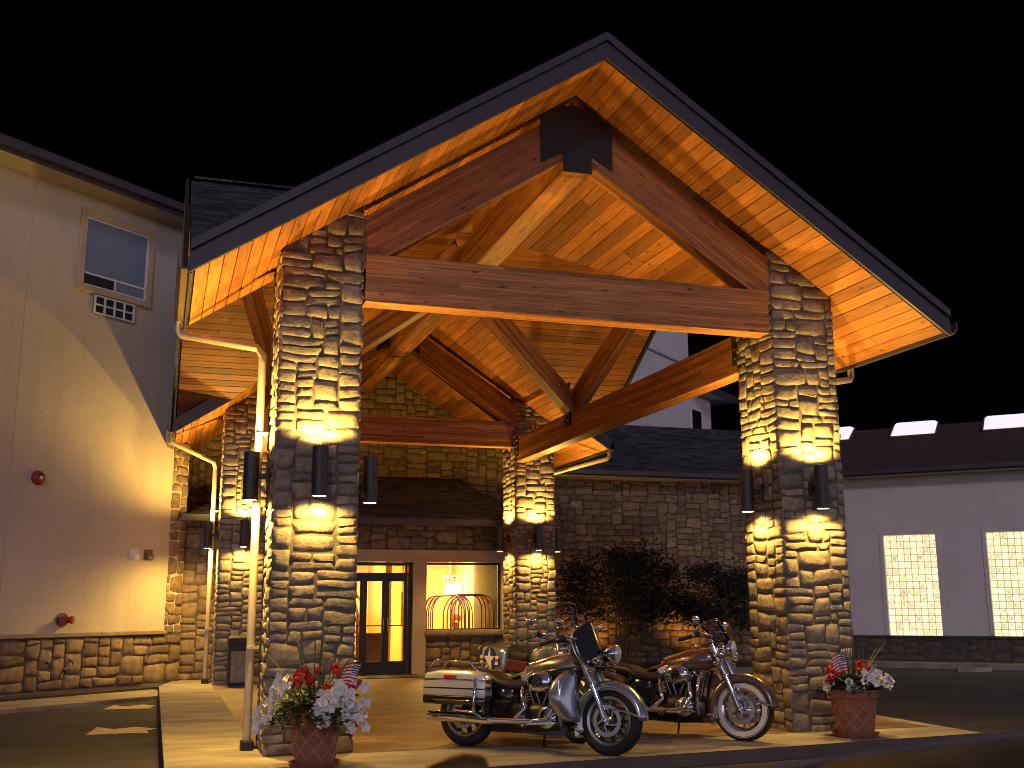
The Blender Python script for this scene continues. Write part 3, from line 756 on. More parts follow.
m = MB(); m.box(((ex0 + ex1) / 2, ye - .012, ZE - .03), (ex1 - ex0, .024, .13)); m.box((ex1 + .012, (ye + YW) / 2, ZE - .03), (.024, YW - ye, .13)); m.build('fascia', FASCIA, bld)
m = MB(); m.box(((ex0 + ex1) / 2, (ye + YV) / 2, ZE - .07), (ex1 - ex0 - .01, YV - ye - .01, .02)); m.build('soffit', SOFFM, bld)
# roof over the long stone wall
m = MB(); A, B = (6.2, 13.45, 4.60), (15.6, 13.45, 4.60)
P = [A, B, (17.8, 19.0, 6.72), (6.2, 19.0, 6.72), (6.2, 19.0, 4.5), (17.8, 19, 4.5)]
m.add([(7.62, 13.45, 4.60), (15.7, 13.45, 4.60), (19.0, 19.0, 6.75), (7.62, 19.0, 6.75), (7.62, 19, 4.5), (19.0, 19, 4.5)], [(0, 1, 2, 3), (0, 3, 4), (1, 5, 2), (3, 2, 5, 4), (0, 4, 5, 1)])
br = m.build('roof', ROOFSKIN, bld)
m = MB(); V = Vector((0, 5.55, 2.15)); shingles(m, (7.62, 13.45, 4.604), X3, V, 11.3, V.length, lambda a, b: a < 8.08 + 3.3 * b / V.length, tab=.32, exp=.22, hh=.035)
m.build('shingles', SHINGLE, br, fix=False)
m = MB(); m.box(((7.62 + 15.6) / 2, 13.43, 4.56), (15.6 - 7.62, .04, .16)); m.box(((7.62 + 15.5) / 2, 13.36, 4.56), (15.5 - 7.62, .10, .11)); m.build('fascia', FASCIA, bld, bevel=.01)
m = MB(); m.box(((7.62 + 15.3) / 2, 13.72, 4.47), (15.3 - 7.62, .54, .03)); m.build('soffit', SOFFM, bld)
# lobby inside
m = MB()
m.add([(1.6, YV + .3, 0), (6.38, YV + .3, 0), (6.38, 17, 0), (1.6, 17, 0)], [(0, 1, 2, 3)]); m.build('lobby_floor', LFLOOR, bld, fix=False)
m = MB(); m.box((4, 16.9, 1.4), (5.2, .1, 2.8)); m.box((1.62, 14.6, 1.4), (.1, 5, 2.8)); m.box((6.33, 15.5, 1.4), (.1, 2.9, 2.8)); m.box((4.05, 15.2, 1.4), (.14, 2.2, 2.8)); m.build('lobby_wall', CREAM, bld)
m = MB(); m.box((4, 14.5, 2.72), (5.0, 4.9, .1)); m.build('lobby_ceiling', CREAM, bld)
m = MB(); m.box((4.42, 13.3, 1.35), (.22, .22, 2.64)); m.box((4.42, 13.3, .12), (.3, .3, .22)); m.build('lobby_column', TRIM, bld, bevel=.01)
m = MB()
for x in (4.28, 4.56, 5.0, 5.06): m.box((x, 13.27 if x < 4.8 else 16.8, 1.35), (.05, .05, 2.62))
m.box((3.05, 15.4, 1.35), (.06, .05, 2.6)); m.box((2.75, 16.82, 1.05), (.9, .04, 2.1)); m.box((3.6, 13.95, .4), (.5, .4, .8))
m.build('lobby_woodwork', DARKW, bld)
m = MB()
for x, y in ((2.6, 13.2), (3.4, 14.5), (4.9, 13.0), (5.6, 14.8)): m.lathe([(0, 0), (.09, 0), (.10, .02)], (x, y, 2.655), Z3, 20)
m.build('ceiling_light', emis("downlight", (1, .75, .4), 9), bld)
for x, y, e in ((2.9, 14.9, 170), (5.3, 15.0, 380)):
    ld = bpy.data.lights.new('lobby_light', 'AREA'); ld.energy = e; ld.color = (1, .64, .15); ld.shape = 'DISK'; ld.size = 1.2
    lo = bpy.data.objects.new('lobby_light', ld); col.objects.link(lo); lo.location = (x - 4, y - 13, 2.62); lo.parent = bld
m = MB(); m.box((5.25, 16.83, 1.35), (.62, .03, .8)); pf = m.build('picture', DARKW, bld); m = MB(); m.box((5.25, 16.81, 1.35), (.5, .02, .68)); m.build('print', WHITEP, pf)

# ------------------------------------------------------------------ left building (three storeys, stucco over stone)
lb = thing('hotel_building', 'tall cream stucco guest room wing with stone base and one upper window', 'building', (WO.x, WO.y, 0))
def LW(s, z, off=0.): p = WO + wd_ * s + wn_ * off; return Vector((p.x, p.y, z))
def lbox(mb, s0, s1, z0, z1, o0, o1): mb.prism([LW(s0, z0, o0), LW(s1, z0, o0), LW(s1, z1, o0), LW(s0, z1, o0)], wn_ * (o1 - o0))
m = MB(); lbox(m, .0, 12, -.1, 9.05, -9, 0); lbox(m, -.30, -.001, -.1, 6.2, -.4, 0); wall = m.build('wall', STUCCO, lb)
m = MB()
for s in (3.565, 7.2): lbox(m, s - .008, s + .008, .95, 9.0, .0, .004)
lbox(m, .0, 12, 5.9, 5.915, 0, .004) if False else None
m.build('control_joint', plain("joint", (.46, .40, .34), .9), wall)
m = MB(); lbox(m, -.30, 12, 0, .90, -.02, .03); base = m.build('stone_base', MORTARW, lb)
m = MB(); stones(m, LW(-.30, 0, .03), wd_, Z3, wn_, 9.3, .88, random.Random(3), None, cell=.085, depth=.026, wr=(3, 6), hr=(2, 4)); 
stones(m, LW(-.30, .90, .0), wd_, Z3, wn_, .40, 5.2, random.Random(4), None, cell=.085, depth=.03, wr=(2, 4), hr=(2, 4)); m.build('stone_facing', WSTONE, base, smooth=70)
m = MB(); lbox(m, .10, 12, .895, .965, -.02, .10); m.build('stone_cap', CAPST, lb, bevel=.012)
m = MB(); lbox(m, -.3, 12, 9.0, 9.03, 0, .62); m.build('soffit', SOFFM, lb)
m = MB(); lbox(m, -.3, 12, 8.98, 9.20, .62, .65); lbox(m, -.3, 12, 9.06, 9.21, .65, .76); m.build('fascia', FASCIA, lb, bevel=.01)
m = MB(); m.prism([LW(-.3, 9.2, .7), LW(12, 9.2, .7), LW(12, 10.6, -4), LW(-.3, 10.6, -4)], (0, 0, .05)); m.build('roof', ROOFSKIN, lb)
# window
m = MB()
for s0, s1, z0, z1 in ((.92, 2.60, 7.16, 7.28), (.92, 2.60, 8.60, 8.74), (.92, 1.04, 7.28, 8.60), (2.48, 2.60, 7.28, 8.60)): lbox(m, s0, s1, z0, z1, .0, .06)
wf = m.build('window', TRIM, lb, bevel=.01)
m = MB(); lbox(m, 1.04, 2.48, 7.28, 8.60, -.0, .012); m.build('pane', WINDOWBLUE, wf)
m = MB()
for s0, s1, z0, z1 in ((1.04, 2.48, 7.50, 7.535), (1.04, 2.48, 7.28, 7.31), (1.04, 1.07, 7.31, 8.6), (2.45, 2.48, 7.31, 8.6), (1.74, 1.77, 7.31, 7.5), (1.07, 2.45, 8.57, 8.6)): lbox(m, s0, s1, z0, z1, .012, .03)
m.build('sash', WHITEP, wf)
m = MB(); lbox(m, 1.78, 2.44, 7.315, 7.498, .0125, .018); m.build('vent_panel', BLACKM, wf)
m = MB(); lbox(m, 1.29, 2.19, 6.79, 7.14, .0, .03); ac = m.build('air_conditioner_grille', BLACKM, lb)
m = MB()
for k in range(5): s = 1.30 + k * .22; lbox(m, s - .018, s + .018, 6.79, 7.14, .03, .05)
for z in (6.80, 6.965, 7.13): lbox(m, 1.28, 2.20, z - .015, z + .015, .03, .047)
m.build('grille_frame', WHITEP, ac)
# things on the wall
def on_wall(name, label, cat, s, z): p = LW(s, z); return thing(name, label, cat, p), p
t, p = on_wall('fire_alarm_bell', 'round red fire alarm bell on the cream stucco wall', 'alarm bell', 3.04, 3.62)
m = MB(); m.lathe([(0, .10), (.05, .098), (.10, .075), (.125, .03), (.13, 0)], p, wn_, 24); m.build('gong', FIRE, t, smooth=50)
m = MB(); m.lathe([(0, .115), (.03, .113), (.032, .095)], p, wn_, 14); m.build('centre_cap', WHITEP, t)
for nm, lb_, s, mt in (('vent_hood', 'small white vent hood on the stucco wall', .91, WHITEP), ('vent_hood', 'small brown vent hood beside the white one on the stucco wall', .58, GUTTER)):
    t, p = on_wall(nm, lb_, 'vent', s, 2.37)
    m = MB(); m.loft([[p + wd_ * a + Z3 * b + wn_ * 0 for a, b in ((-.08, -.08), (.08, -.08), (.08, .09), (-.08, .09))], [p + wd_ * a + Z3 * b + wn_ * .11 for a, b in ((-.065, -.08), (.065, -.08), (.065, -.02), (-.065, -.02))]])
    m.build('hood', mt, t, bevel=.008)
    m = MB(); q = p + wn_ * .005; m.prism([q + wd_ * a + Z3 * b for a, b in ((-.10, -.095), (.10, -.095), (.10, .11), (-.10, .11))], wn_ * .008); m.build('flange', mt, t)
t, p = on_wall('fire_hose_inlet', 'rusty red fire department hose inlet low on the stucco wall', 'hose inlet', 2.35, 1.19)
m = MB(); m.lathe([(0, .03), (.12, .028), (.125, .0)], p, wn_, 20)
m.build('flange', BRONZE, t, smooth=40)
m = MB()
for a in (-.6, .6): d = (wn_ + wd_ * a).normalized(); m.tube([p + wn_ * .02, p + d * .16], .055, 14); m.tube([p + d * .16, p + d * .20], .066, 14)
m.build('coupling', FIRE, t, smooth=40)
for s, z, l in ((2.62, .47, 'small hose valve on the stone base, the one farthest from the canopy'), (2.16, .48, 'small hose valve on the stone base, upper of the two close together'), (2.27, .33, 'small hose valve on the stone base, lower of the two close together')):
    t, p = on_wall('hose_valve', l, 'hose valve', s, z)
    m = MB(); m.tube([p + wn_ * .02, p + wn_ * .12, p + wn_ * .14 - Z3 * .05], .016, 8); m.build('spout', BLACKM, t, smooth=40)
    m = MB(); m.lathe([(0, .0), (.035, .004), (.035, .014), (0, .016)], p + wn_ * .09 + Z3 * .03, Z3, 12); m.tube([p + wn_ * .09, p + wn_ * .09 + Z3 * .03], .008, 6); m.build('handle', ALU, t)

# ------------------------------------------------------------------ long pale wing with glass block windows
wg = thing('hotel_wing', 'low pale lavender wing with lit glass block windows and roof skylights', 'building', (W2.x, W2.y, 0))
def WW(s, z, off=0.): p = W2 + D2 * s + N2 * off; return Vector((p.x, p.y, z))
def wbox(mb, s0, s1, z0, z1, o0, o1): mb.prism([WW(s0, z0, o0), WW(s1, z0, o0), WW(s1, z1, o0), WW(s0, z1, o0)], N2 * (o1 - o0))
WIN = [(.65, 1.90), (3.07, 4.32), (5.5, 6.75), (7.9, 9.15)]
m = MB(); z0, z1 = .60, 3.10
edges = [-1.2] + [x for w_ in WIN for x in w_] + [14]
for k in range(0, len(edges), 2): wbox(m, edges[k], edges[k + 1], z0, z1, -.25, 0)
wbox(m, -1.2, 14, -.1, z0, -.25, 0); wbox(m, -1.2, 14, z1, 4.75, -.25, 0); wbox(m, -1.2, 14, -.1, 4.6, -9, -.6)
m.build('wall', STUCCO_L, wg)
m = MB(); wbox(m, -1.1, 14, -.05, .56, 0, .03); b = m.build('stone_base', MORTARW, wg)
m = MB(); stones(m, WW(-1.1, -.02, .03), D2, Z3, N2, 8.0, .58, random.Random(8), None, cell=.08, depth=.035, wr=(3, 7), hr=(2, 4), nx=5, ny=4); m.build('stone_facing', stone_mat('wing_stone', [(.20, .16, .14), (.13, .11, .105), (.24, .19, .16), (.17, .145, .135)], .7), b, smooth=70)
m = MB(); wbox(m, -1.1, 14, .555, .615, -.03, .09); m.build('stone_cap', FASCIA, wg, bevel=.01)
GB = None
def glassblock():
    m, t, n, b = newmat("glass_block"); co = objco(t)
    f = noise_tex(t, co, 16, 3, .6); isl = island(t)
    c = ramp(t, f, [(.30, (.55, .40, .12)), (.5, (1.0, .88, .48)), (.7, (1.0, .97, .72))])
    c = mixrgb(t, c, ramp(t, isl, [(0, (.72, .70, .66)), (1, (1.1, 1.1, 1.1))]), 1.0, 'MULTIPLY')
    b.inputs['Base Color'].default_value = (.5, .5, .45, 1); b.inputs['Roughness'].default_value = .12
    t.links.new(c, b.inputs['Emission Color']); b.inputs['Emission Strength'].default_value = 1.12
    return m
GB = glassblock(); GROUT = plain("block_grout", (.42, .36, .22), .8)
for wi, (s0, s1) in enumerate(WIN):
    m = MB()
    for a, b_, c, d in ((s0 - .10, s0, z0 + .02, z1 + .10), (s1, s1 + .10, z0 + .02, z1 + .10), (s0, s1, z1, z1 + .10)): wbox(m, a, b_, c, d, .001, .025)
    fr = m.build('window', STUCCO_L, wg, bevel=.006)
    m = MB(); wbox(m, s0, s1, z0, z1, -.16, -.10); m.build('grout', emis('lit_grout', (.40, .30, .10), .22), fr)
    m = MB(); nx, nz = 8, 15; cw, ch = (s1 - s0) / nx, (z1 - z0) / nz; g = .011
    for i in range(nx):
        for j in range(nz):
            a0, a1, b0, b1 = s0 + i * cw + g, s0 + (i + 1) * cw - g, z0 + j * ch + g, z0 + (j + 1) * ch - g
            q = [WW(a0, b0, -.10), WW(a1, b0, -.10), WW(a1, b1, -.10), WW(a0, b1, -.10)]
            e = .022; q2 = [WW(a0 + e, b0 + e, -.06), WW(a1 - e, b0 + e, -.06), WW(a1 - e, b1 - e, -.06), WW(a0 + e, b1 - e, -.06)]
            m.add(q + q2, [(0, 1, 5, 4), (1, 2, 6, 5), (2, 3, 7, 6), (3, 0, 4, 7), (4, 5, 6, 7)])
    m.build('glass_blocks', GB, fr)
SLW = .45
m = MB(); E0, E1, T_, TB = -1.2, 14, 3.55, 4.2
def WR(s, d): return WW(s, 4.72 + SLW * (d), .5 - d)
m.add([WR(E0, 0), WR(E1, 0), WR(E1, T_), WR(E0 - .0, T_), WW(E0, 4.6, .5 - T_), WW(E1, 4.6, .5 - T_)], [(0, 1, 2, 3), (2, 1, 5), (0, 3, 4), (3, 2, 5, 4), (0, 4, 5, 1)])
rf = m.build('roof', ROOFSKIN, wg)
WSH = plain("wing_shingle", (.095, .050, .062), .9, var=.35, scale=40)
m = MB(); V = -N2 + Z3 * SLW; shingles(m, WR(E0, 0) + Z3 * .004, D2, V, E1 - E0, T_ * math.hypot(1, SLW)); m.build('shingles', WSH, rf, fix=False)
m = MB(); wbox(m, E0, E1, 4.58, 4.72, .5, .53); wbox(m, E0, E1, 4.62, 4.73, .53, .62); m.build('fascia', FASCIA, wg, bevel=.01)
m = MB(); wbox(m, E0, E1, 4.58, 4.60, .0, .50); m.build('soffit', SOFFM, wg)
SKYL = emis("skylight_sky_glow", (.93, .86, 1.0), .92)  # dome emission stands in for the pale sky reflected on it
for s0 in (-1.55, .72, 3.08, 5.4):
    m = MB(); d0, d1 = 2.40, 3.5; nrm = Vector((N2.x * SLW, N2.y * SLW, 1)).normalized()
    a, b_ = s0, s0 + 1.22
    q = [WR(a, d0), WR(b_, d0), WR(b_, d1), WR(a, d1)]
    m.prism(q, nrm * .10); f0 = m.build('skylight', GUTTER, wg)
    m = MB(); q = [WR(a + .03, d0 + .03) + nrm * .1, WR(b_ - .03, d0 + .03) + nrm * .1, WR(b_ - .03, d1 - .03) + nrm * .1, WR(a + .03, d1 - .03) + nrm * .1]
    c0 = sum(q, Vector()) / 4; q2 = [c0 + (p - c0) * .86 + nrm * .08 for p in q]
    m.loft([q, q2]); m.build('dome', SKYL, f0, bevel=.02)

# ------------------------------------------------------------------ far tower block
tw = thing('hotel_tower', 'tall white stucco block behind the dark roofs with a small dark window', 'building', (18.93, 27.54, 0))
TD = Vector((math.cos(R(40)), math.sin(R(40)), 0)); TN = Vector((math.sin(R(40)), -math.cos(R(40)), 0)); TO = Vector((18.93, 27.54, 0))
def TW(a, z, off=0.): p = TO + TD * a + TN * off; return Vector((p.x, p.y, z))
def tbox(mb, a0, a1, z0, z1, o0, o1): mb.prism([TW(a0, z0, o0), TW(a1, z0, o0), TW(a1, z1, o0), TW(a0, z1, o0)], TN * (o1 - o0))
m = MB(); tbox(m, -9, -.10, 0, 13.6, -6, 0); tbox(m, -.10, 2.09, 0, 9.70, -6, -.02); m.build('wall', STUCCO_L, tw)
m = MB(); tbox(m, -9.5, .3, 13.6, 13.85, -6.5, .5); m.build('roof', FASCIA, tw)
m = MB(); tbox(m, -.09, 3.3, 9.72, 9.78, -6.5, .68); eav = m.build('soffit', STUCCO_L, tw)
m = MB(); tbox(m, -.09, 3.34, 9.70, 9.98, .69, .73); tbox(m, 3.31, 3.35, 9.70, 9.98, -6.5, .68); m.build('fascia', FASCIA, tw)
m = MB(); tbox(m, -9, -.10, 10.72, 10.79, .002, .05); m.build('band', plain('band_grey', (.26, .24, .26), .8), tw)
m = MB(); tbox(m, .0, 1.05, 8.15, 9.05, -.01, .0); wf = m.build('window', BLACKG, tw)
m = MB()
for a0, a1, z0, z1 in ((-.07, 0, 8.08, 9.12), (1.05, 1.12, 8.08, 9.12), (0, 1.05, 9.05, 9.12), (0, 1.05, 8.08, 8.15)): tbox(m, a0, a1, z0, z1, -.018, .03)
m.build('frame', WHITEP, wf)

# ------------------------------------------------------------------ motorcycles
def sup(c, x, hw, hh, ex=2.4, n=20, zflat=None):
    pts = []
    for k in range(n):
        a = 2 * math.pi * k / n; ca, sa = math.cos(a), math.sin(a)
        pts.append((x, c[0] + hw * math.copysign(abs(ca) ** (2 / ex), ca), c[1] + hh * math.copysign(abs(sa) ** (2 / ex), sa)))
    return pts
def wheel(root, cx, white=False, spokes=9, steer=None):
    cz, rr = .32, .32
    hub = MB(); hub.lathe([(0, -.085), (.035, -.085), (.045, -.05), (.05, .05), (.035, .085), (0, .085)], (cx, 0, cz), Y3, 20); w_ = hub.build('wheel', ALU, root, smooth=40)
    m = MB(); pr = []
    for k in range(18):
        a = 2 * math.pi * k / 18; pr.append((.258 + .064 * math.copysign(abs(math.cos(a)) ** .8, math.cos(a)), .066 * math.copysign(abs(math.sin(a)) ** .8, math.sin(a))))
    m.lathe(pr, (cx, 0, cz), Y3, 44, closed=True); ty = m.build('tyre', RUBBER, w_, smooth=50)
    if white:
        m = MB()
        for sy in (-1, 1): m.lathe([(.222, sy * .0655), (.262, sy * .068), (.285, sy * .062)], (cx, 0, cz), Y3, 44)
        m.build('whitewall', WHITEW, w_, smooth=50)
    m = MB(); m.lathe([(.20, -.055), (.225, -.062), (.232, -.058), (.205, -.035), (.195, 0), (.205, .035), (.232, .058), (.225, .062), (.20, .055), (.185, .03), (.185, -.03)], (cx, 0, cz), Y3, 44, closed=True)
    m.build('rim', CHROME if white else ALU, w_, smooth=35)
    m = MB()
    for k in range(spokes):
        a = 2 * math.pi * k / spokes; d = Vector((math.cos(a), 0, math.sin(a))); c = Vector((cx, 0, cz))
        for sy in ((-1, 1) if white else (0,)):
            m.bar(c + d * .04 + Y3 * sy * .03, c + d * .195 + Y3 * sy * .01, .03 if not white else .012, .045 if not white else .012, up=Y3)
    m.build('spokes', CHROME if white else STEEL, w_, smooth=35)
    m = MB()
    for sy in (-1,) if cx < 0 else (-1, 1):
        m.lathe([(.108, sy * .088), (.148, sy * .088), (.148, sy * .094), (.108, sy * .094)], (cx, 0, cz), Y3, 36, closed=True)
        for k in range(5):
            a = 2 * math.pi * k / 5 + .3; d = Vector((math.cos(a), 0, math.sin(a))); e = Vector((math.cos(a + .7), 0, math.sin(a + .7)))
            c = Vector((cx, sy * .091, cz)); m.bar(c + d * .045, c + e * .112, .006, .016, up=Y3.cross(e - d).normalized())
    m.build('brake_disc', ALU, w_, smooth=35)
    return w_
def fender(root, cx, a0, a1, mat, skirt=.10, r=.372, hw=.088, name='fender'):
    m = MB(); cz = .32; secs = []
    n = 30
    for k in range(n + 1):
        a = R(a0 + (a1 - a0) * k / n); d = Vector((math.cos(a), 0, math.sin(a))); sk = skirt * (1 - .55 * (1 - k / n) ** 2)
        sec = []
        for y, rr_ in ((-hw, r - sk), (-hw, r - .045), (-hw * .86, r - .02), (-hw * .5, r - .004), (0, r), (hw * .5, r - .004), (hw * .86, r - .02), (hw, r - .045), (hw, r - sk)):
            sec.append(Vector((cx, y, cz)) + d * rr_)
        secs.append(sec)
    m.loft(secs, closed=False); return m.build(name, mat, root, smooth=60, solid=.006)

def motorcycle(label, paint, side, kind):
    root = thing('motorcycle', label, 'motorcycle', (0, 0, 0), 'touring motorcycles parked under the canopy')
    FXx, RXx = .81, -.80
    road = kind == 'bronze'
    # steering assembly pieces share one turn about the steering head
    wheel(root, RXx, white=road, spokes=16 if road else 9); 
    wf = wheel(root, FXx, white=road, spokes=16 if road else 9)
    ff = fender(root, FXx, 2, 205, paint, .115, .374, .09)
    m = MB(); m.box((FXx - .318, 0, .195), (.075, .186, .085), Matrix.Rotation(R(-24), 3, 'Y')); m.build('fender_tip', CHROME, ff, bevel=.02)
    m = MB()
    for sy in (-1, 1): m.tube([(FXx + .33, sy * .093, .37), (FXx + .22, sy * .096, .41), (FXx + .02, sy * .1, .43)], .010, 6)
    m.build('fender_rail', CHROME, ff, smooth=40)
    rfn = fender(root, RXx, 165, 25, paint, .13, .40, .095)
    # fork
    for sy in (-1, 1):
        a = Vector((FXx, sy * .115, .32)); b = Vector((.50, sy * .115, 1.0)); d = (b - a)
        m = MB(); m.tube([a - d * .06, a, a + d * .5], [.026, .034, .032], 14); fk = m.build('fork_leg', CHROME, root, smooth=50)
        m = MB(); m.tube([a + d * .49, a + d * .52, a + d * .97], [.036, .043, .043], 14); m.build('fork_cover', SILVER if not road else CHROME, fk, smooth=50)
        m = MB(); m.lathe([(0, .03), (.025, .028), (.028, 0)], a + Y3 * sy * .02, Y3 * sy, 12); m.build('axle_cap', CHROME, fk)
    m = MB(); m.box((.535, 0, .93), (.09, .30, .05)); m.box((.49, 0, 1.02), (.08, .28, .04)); m.tube([(.50, 0, 1.03), (.57, 0, .78)], .03, 10); m.build('triple_clamp', CHROME, root, bevel=.01)
    # frame
    m = MB()
    for sy in (-1, 1):
        m.tube([(.49, sy * .03, .86), (.40, sy * .09, .60), (.34, sy * .11, .26), (.24, sy * .12, .19), (-.40, sy * .12, .19), (-.50, sy * .11, .30), (-.42, sy * .09, .62)], .02, 8)
        m.tube([(-.40, sy * .12, .30), (RXx, sy * .12, .32)], .024, 8)
        m.tube([(-.42, sy * .14, .60), (RXx + .02, sy * .14, .36)], [.022, .03], 8)
    m.tube([(.50, 0, .90), (.05, 0, .80), (-.42, 0, .64)], .03, 8); m.box((-.32, 0, .47), (.16, .22, .26)); m.box((-.02, 0, .215), (.85, .28, .10)); m.box((-.30, 0, .36), (.30, .24, .22))
    m.build('frame', BLACKG, root, smooth=40)
    # engine
    m = MB(); m.loft([sup((0, .33), x, hw, hh, 3.2) for x, hw, hh in ((-.27, .10, .09), (-.24, .135, .125), (.0, .145, .135), (.20, .135, .12), (.27, .09, .08))])
    eng = m.xf(1.2, (0, 0, .30), (.09, 0, -.025)).build('engine', GUNM, root, smooth=50)
    for k, tl in enumerate((.40, -.40)):
        ax = Vector((math.sin(tl), 0, math.cos(tl))); base = Vector((.04 if tl > 0 else .0, 0, .40))
        Mr = Matrix.Rotation(tl, 3, 'Y'); m = MB()
        m.tube([base, base + ax * .25], .058, 14)
        for j in range(9): m.box(base + ax * (.03 + j * .024), (.165, .155, .010), Mr)
        cy = m.xf(1.2, (0, 0, .30), (.09, 0, -.025)).build('cylinder', GUNM, eng, bevel=.003)
        m = MB(); m.box(base + ax * .285, (.175, .165, .075), Mr); m.xf(1.2, (0, 0, .30), (.09, 0, -.025)).build('rocker_cover', CHROME, eng, bevel=.02)
        m = MB()
        for dx in (-.025, .03): m.tube([base + Vector((dx + (.0), -.10, -.02)), base + ax * .25 + Vector((dx, -.095, 0))], .010, 8)
        m.xf(1.2, (0, 0, .30), (.09, 0, -.025)).build('pushrod_tube', CHROME, eng, smooth=40)
    m = MB(); secs = []
    for y, k in ((-.10, .9), (-.12, 1.0), (-.165, 1.0), (-.185, .90), (-.195, .7)):
        secs.append([(.03 + .125 * k * math.cos(a), y, .62 + .085 * k * math.sin(a)) for a in [2 * math.pi * i / 28 for i in range(28)]])
    m.loft(secs); ac = m.xf(1.2, (0, 0, .30), (.09, 0, -.025)).build('air_cleaner', CHROME, root, smooth=45)
    m = MB(); m.lathe([(0, .010), (.035, .009), (.042, 0)], (.03, -.195, .62), -Y3, 20); m.xf(1.2, (0, 0, .30), (.09, 0, -.025)).build('air_cleaner_badge', BLACKG, ac)
    m = MB(); m.lathe([(0, .03), (.06, .028), (.085, .012), (.088, -.02)], (.10, -.145, .34), -Y3, 24); m.xf(1.2, (0, 0, .30), (.09, 0, -.025)).build('cam_cover', CHROME, eng, smooth=40)
    m = MB(); m.lathe([(0, .03), (.04, .027), (.05, 0)], (-.12, -.14, .30), -Y3, 20); m.xf(1.2, (0, 0, .30), (.09, 0, -.025)).build('side_cap', CHROME, eng, smooth=40)
    m = MB(); m.tube([(.29, -.03, .27), (.36, -.05, .27)], .045, 14)
    m.xf(1.2, (0, 0, .30), (.09, 0, -.025)).build('oil_filter', CHROME, eng, smooth=40)
    m = MB(); m.loft([[(-.05 + .33 * ca * k, .14 + dy, .33 + .11 * sa * k) for ca, sa in [(math.cos(2 * math.pi * i / 24), math.sin(2 * math.pi * i / 24)) for i in range(24)]] for dy, k in ((0, 1), (.05, 1), (.075, .88))]); m.xf(1.2, (0, 0, .30), (.09, 0, -.025)).build('primary_cover', CHROME, root, smooth=40)
    # exhaust
    for sy in (-1, 1):
        m = MB()
        if sy < 0:
            m.tube([(.16, -.10, .56), (.24, -.16, .52), (.27, -.19, .40), (.20, -.20, .27), (.02, -.21, .245)], .024, 12)
            m.tube([(-.13, -.10, .56), (-.10, -.17, .50), (-.05, -.20, .36), (-.16, -.21, .26)], .024, 12)
        m.tube([(.05, sy * .215, .245), (-.34, sy * .235, .24), (-.42, sy * .24, .24)], [.027, .03, .046], 16)
        m.tube([(-.42, sy * .24, .24), (-1.02, sy * .265, .255), (-1.06, sy * .267, .256), (-1.12, sy * .268, .257), (-1.13, sy * .268, .257)], [.046, .05, .042, .05, .034], 16); m.xf(1.0, (0, 0, 0), (.02, 0, .035)).build('exhaust', CHROME, root, smooth=50)
    # floorboards, pedal, stand
    m = MB(); m.box((.22, .29, .27), (.30, .10, .022), Matrix.Rotation(R(-4), 3, 'Y')); m.tube([(.2, .12, .24), (.2, .29, .258)], .014, 8); m.build('floorboard', CHROME, root, bevel=.004)
    m = MB(); sy = -1
    m.box((.22, sy * .29, .27), (.30, .10, .022), Matrix.Rotation(R(-4), 3, 'Y')); m.tube([(.2, sy * .12, .24), (.2, sy * .29, .258)], .014, 8)
    m.tube([(.10, -.2, .28), (.30, -.24, .33), (.34, -.29, .36)], .009, 6); m.box((.35, -.28, .365), (.05, .08, .012))
    m.build('floorboard', CHROME, root, bevel=.004)
    m = MB(); m.tube([(.02, .15, .22), (-.06, .30, .03), (-.02, .32, .012)], [.014, .012, .016], 8); m.build('kickstand', BLACKG, root, smooth=40)
    # crash bars
    for sy in (-1, 1):
        m = MB(); m.tube([(.43, sy * .06, .70), (.44, sy * .20, .70), (.44, sy * .33, .62), (.43, sy * .36, .50), (.42, sy * .33, .36), (.38, sy * .20, .25), (.34, sy * .10, .24)], .016, 10); m.build('crash_bar', CHROME, root, smooth=50)
    # tank
    m = MB(); st = ((-.20, .84, .05, .035), (-.17, .835, .075, .06), (-.05, .845, .115, .09), (.10, .865, .150, .115), (.26, .885, .165, .125), (.38, .90, .145, .115), (.45, .905, .10, .085), (.475, .905, .05, .04))
    m.loft([sup((0, z), x, hw, hh, 2.5, 24) for x, z, hw, hh in st]); tk = m.xf(1.18 if kind == 'star' else 1.0, (.15, 0, .86), (.085, 0, -.075 if kind != 'star' else -.01)).build('tank', paint if kind != 'silver' else PEWTER, root, smooth=60)
    if kind == 'silver':
        m = MB(); m.loft([sup((0, z - .045), x, hw * 1.015, hh * .62, 2.5, 24) for x, z, hw, hh in st]); m.xf(1.0, (0, 0, 0), (.085, 0, -.075)).build('tank_panel', BLACKG, tk, smooth=60)
    m = MB(); m.loft([sup((0, z + hh * .93), x, .035, .028, 2.2, 12) for x, z, hw, hh in st[1:]]); m.lathe([(0, .03), (.032, .025), (.035, 0)], (.22, .0, 1.03), Z3, 16); m.xf(1.0, (0, 0, 0), (.085, 0, -.075)).build('tank_console', CHROME, tk, smooth=50)
    m = MB()
    for k in range(-3, 4):
        h = .030 - .007 * abs(k); xx = .15 + k * .026
        for sy in (-1, 1): m.prism([(xx - .009, sy * .1655, .885 - h * .5), (xx + .011, sy * .1655, .885 - h * .4), (xx + .013, sy * .1655, .885 + h * .7), (xx - .007, sy * .1655, .885 + h * .5)], (0, sy * .004, 0))
    m.xf(1.0, (0, 0, 0), (.085, 0, -.075)).build('tank_emblem', BRASS if kind != 'bronze' else CHROME, tk)
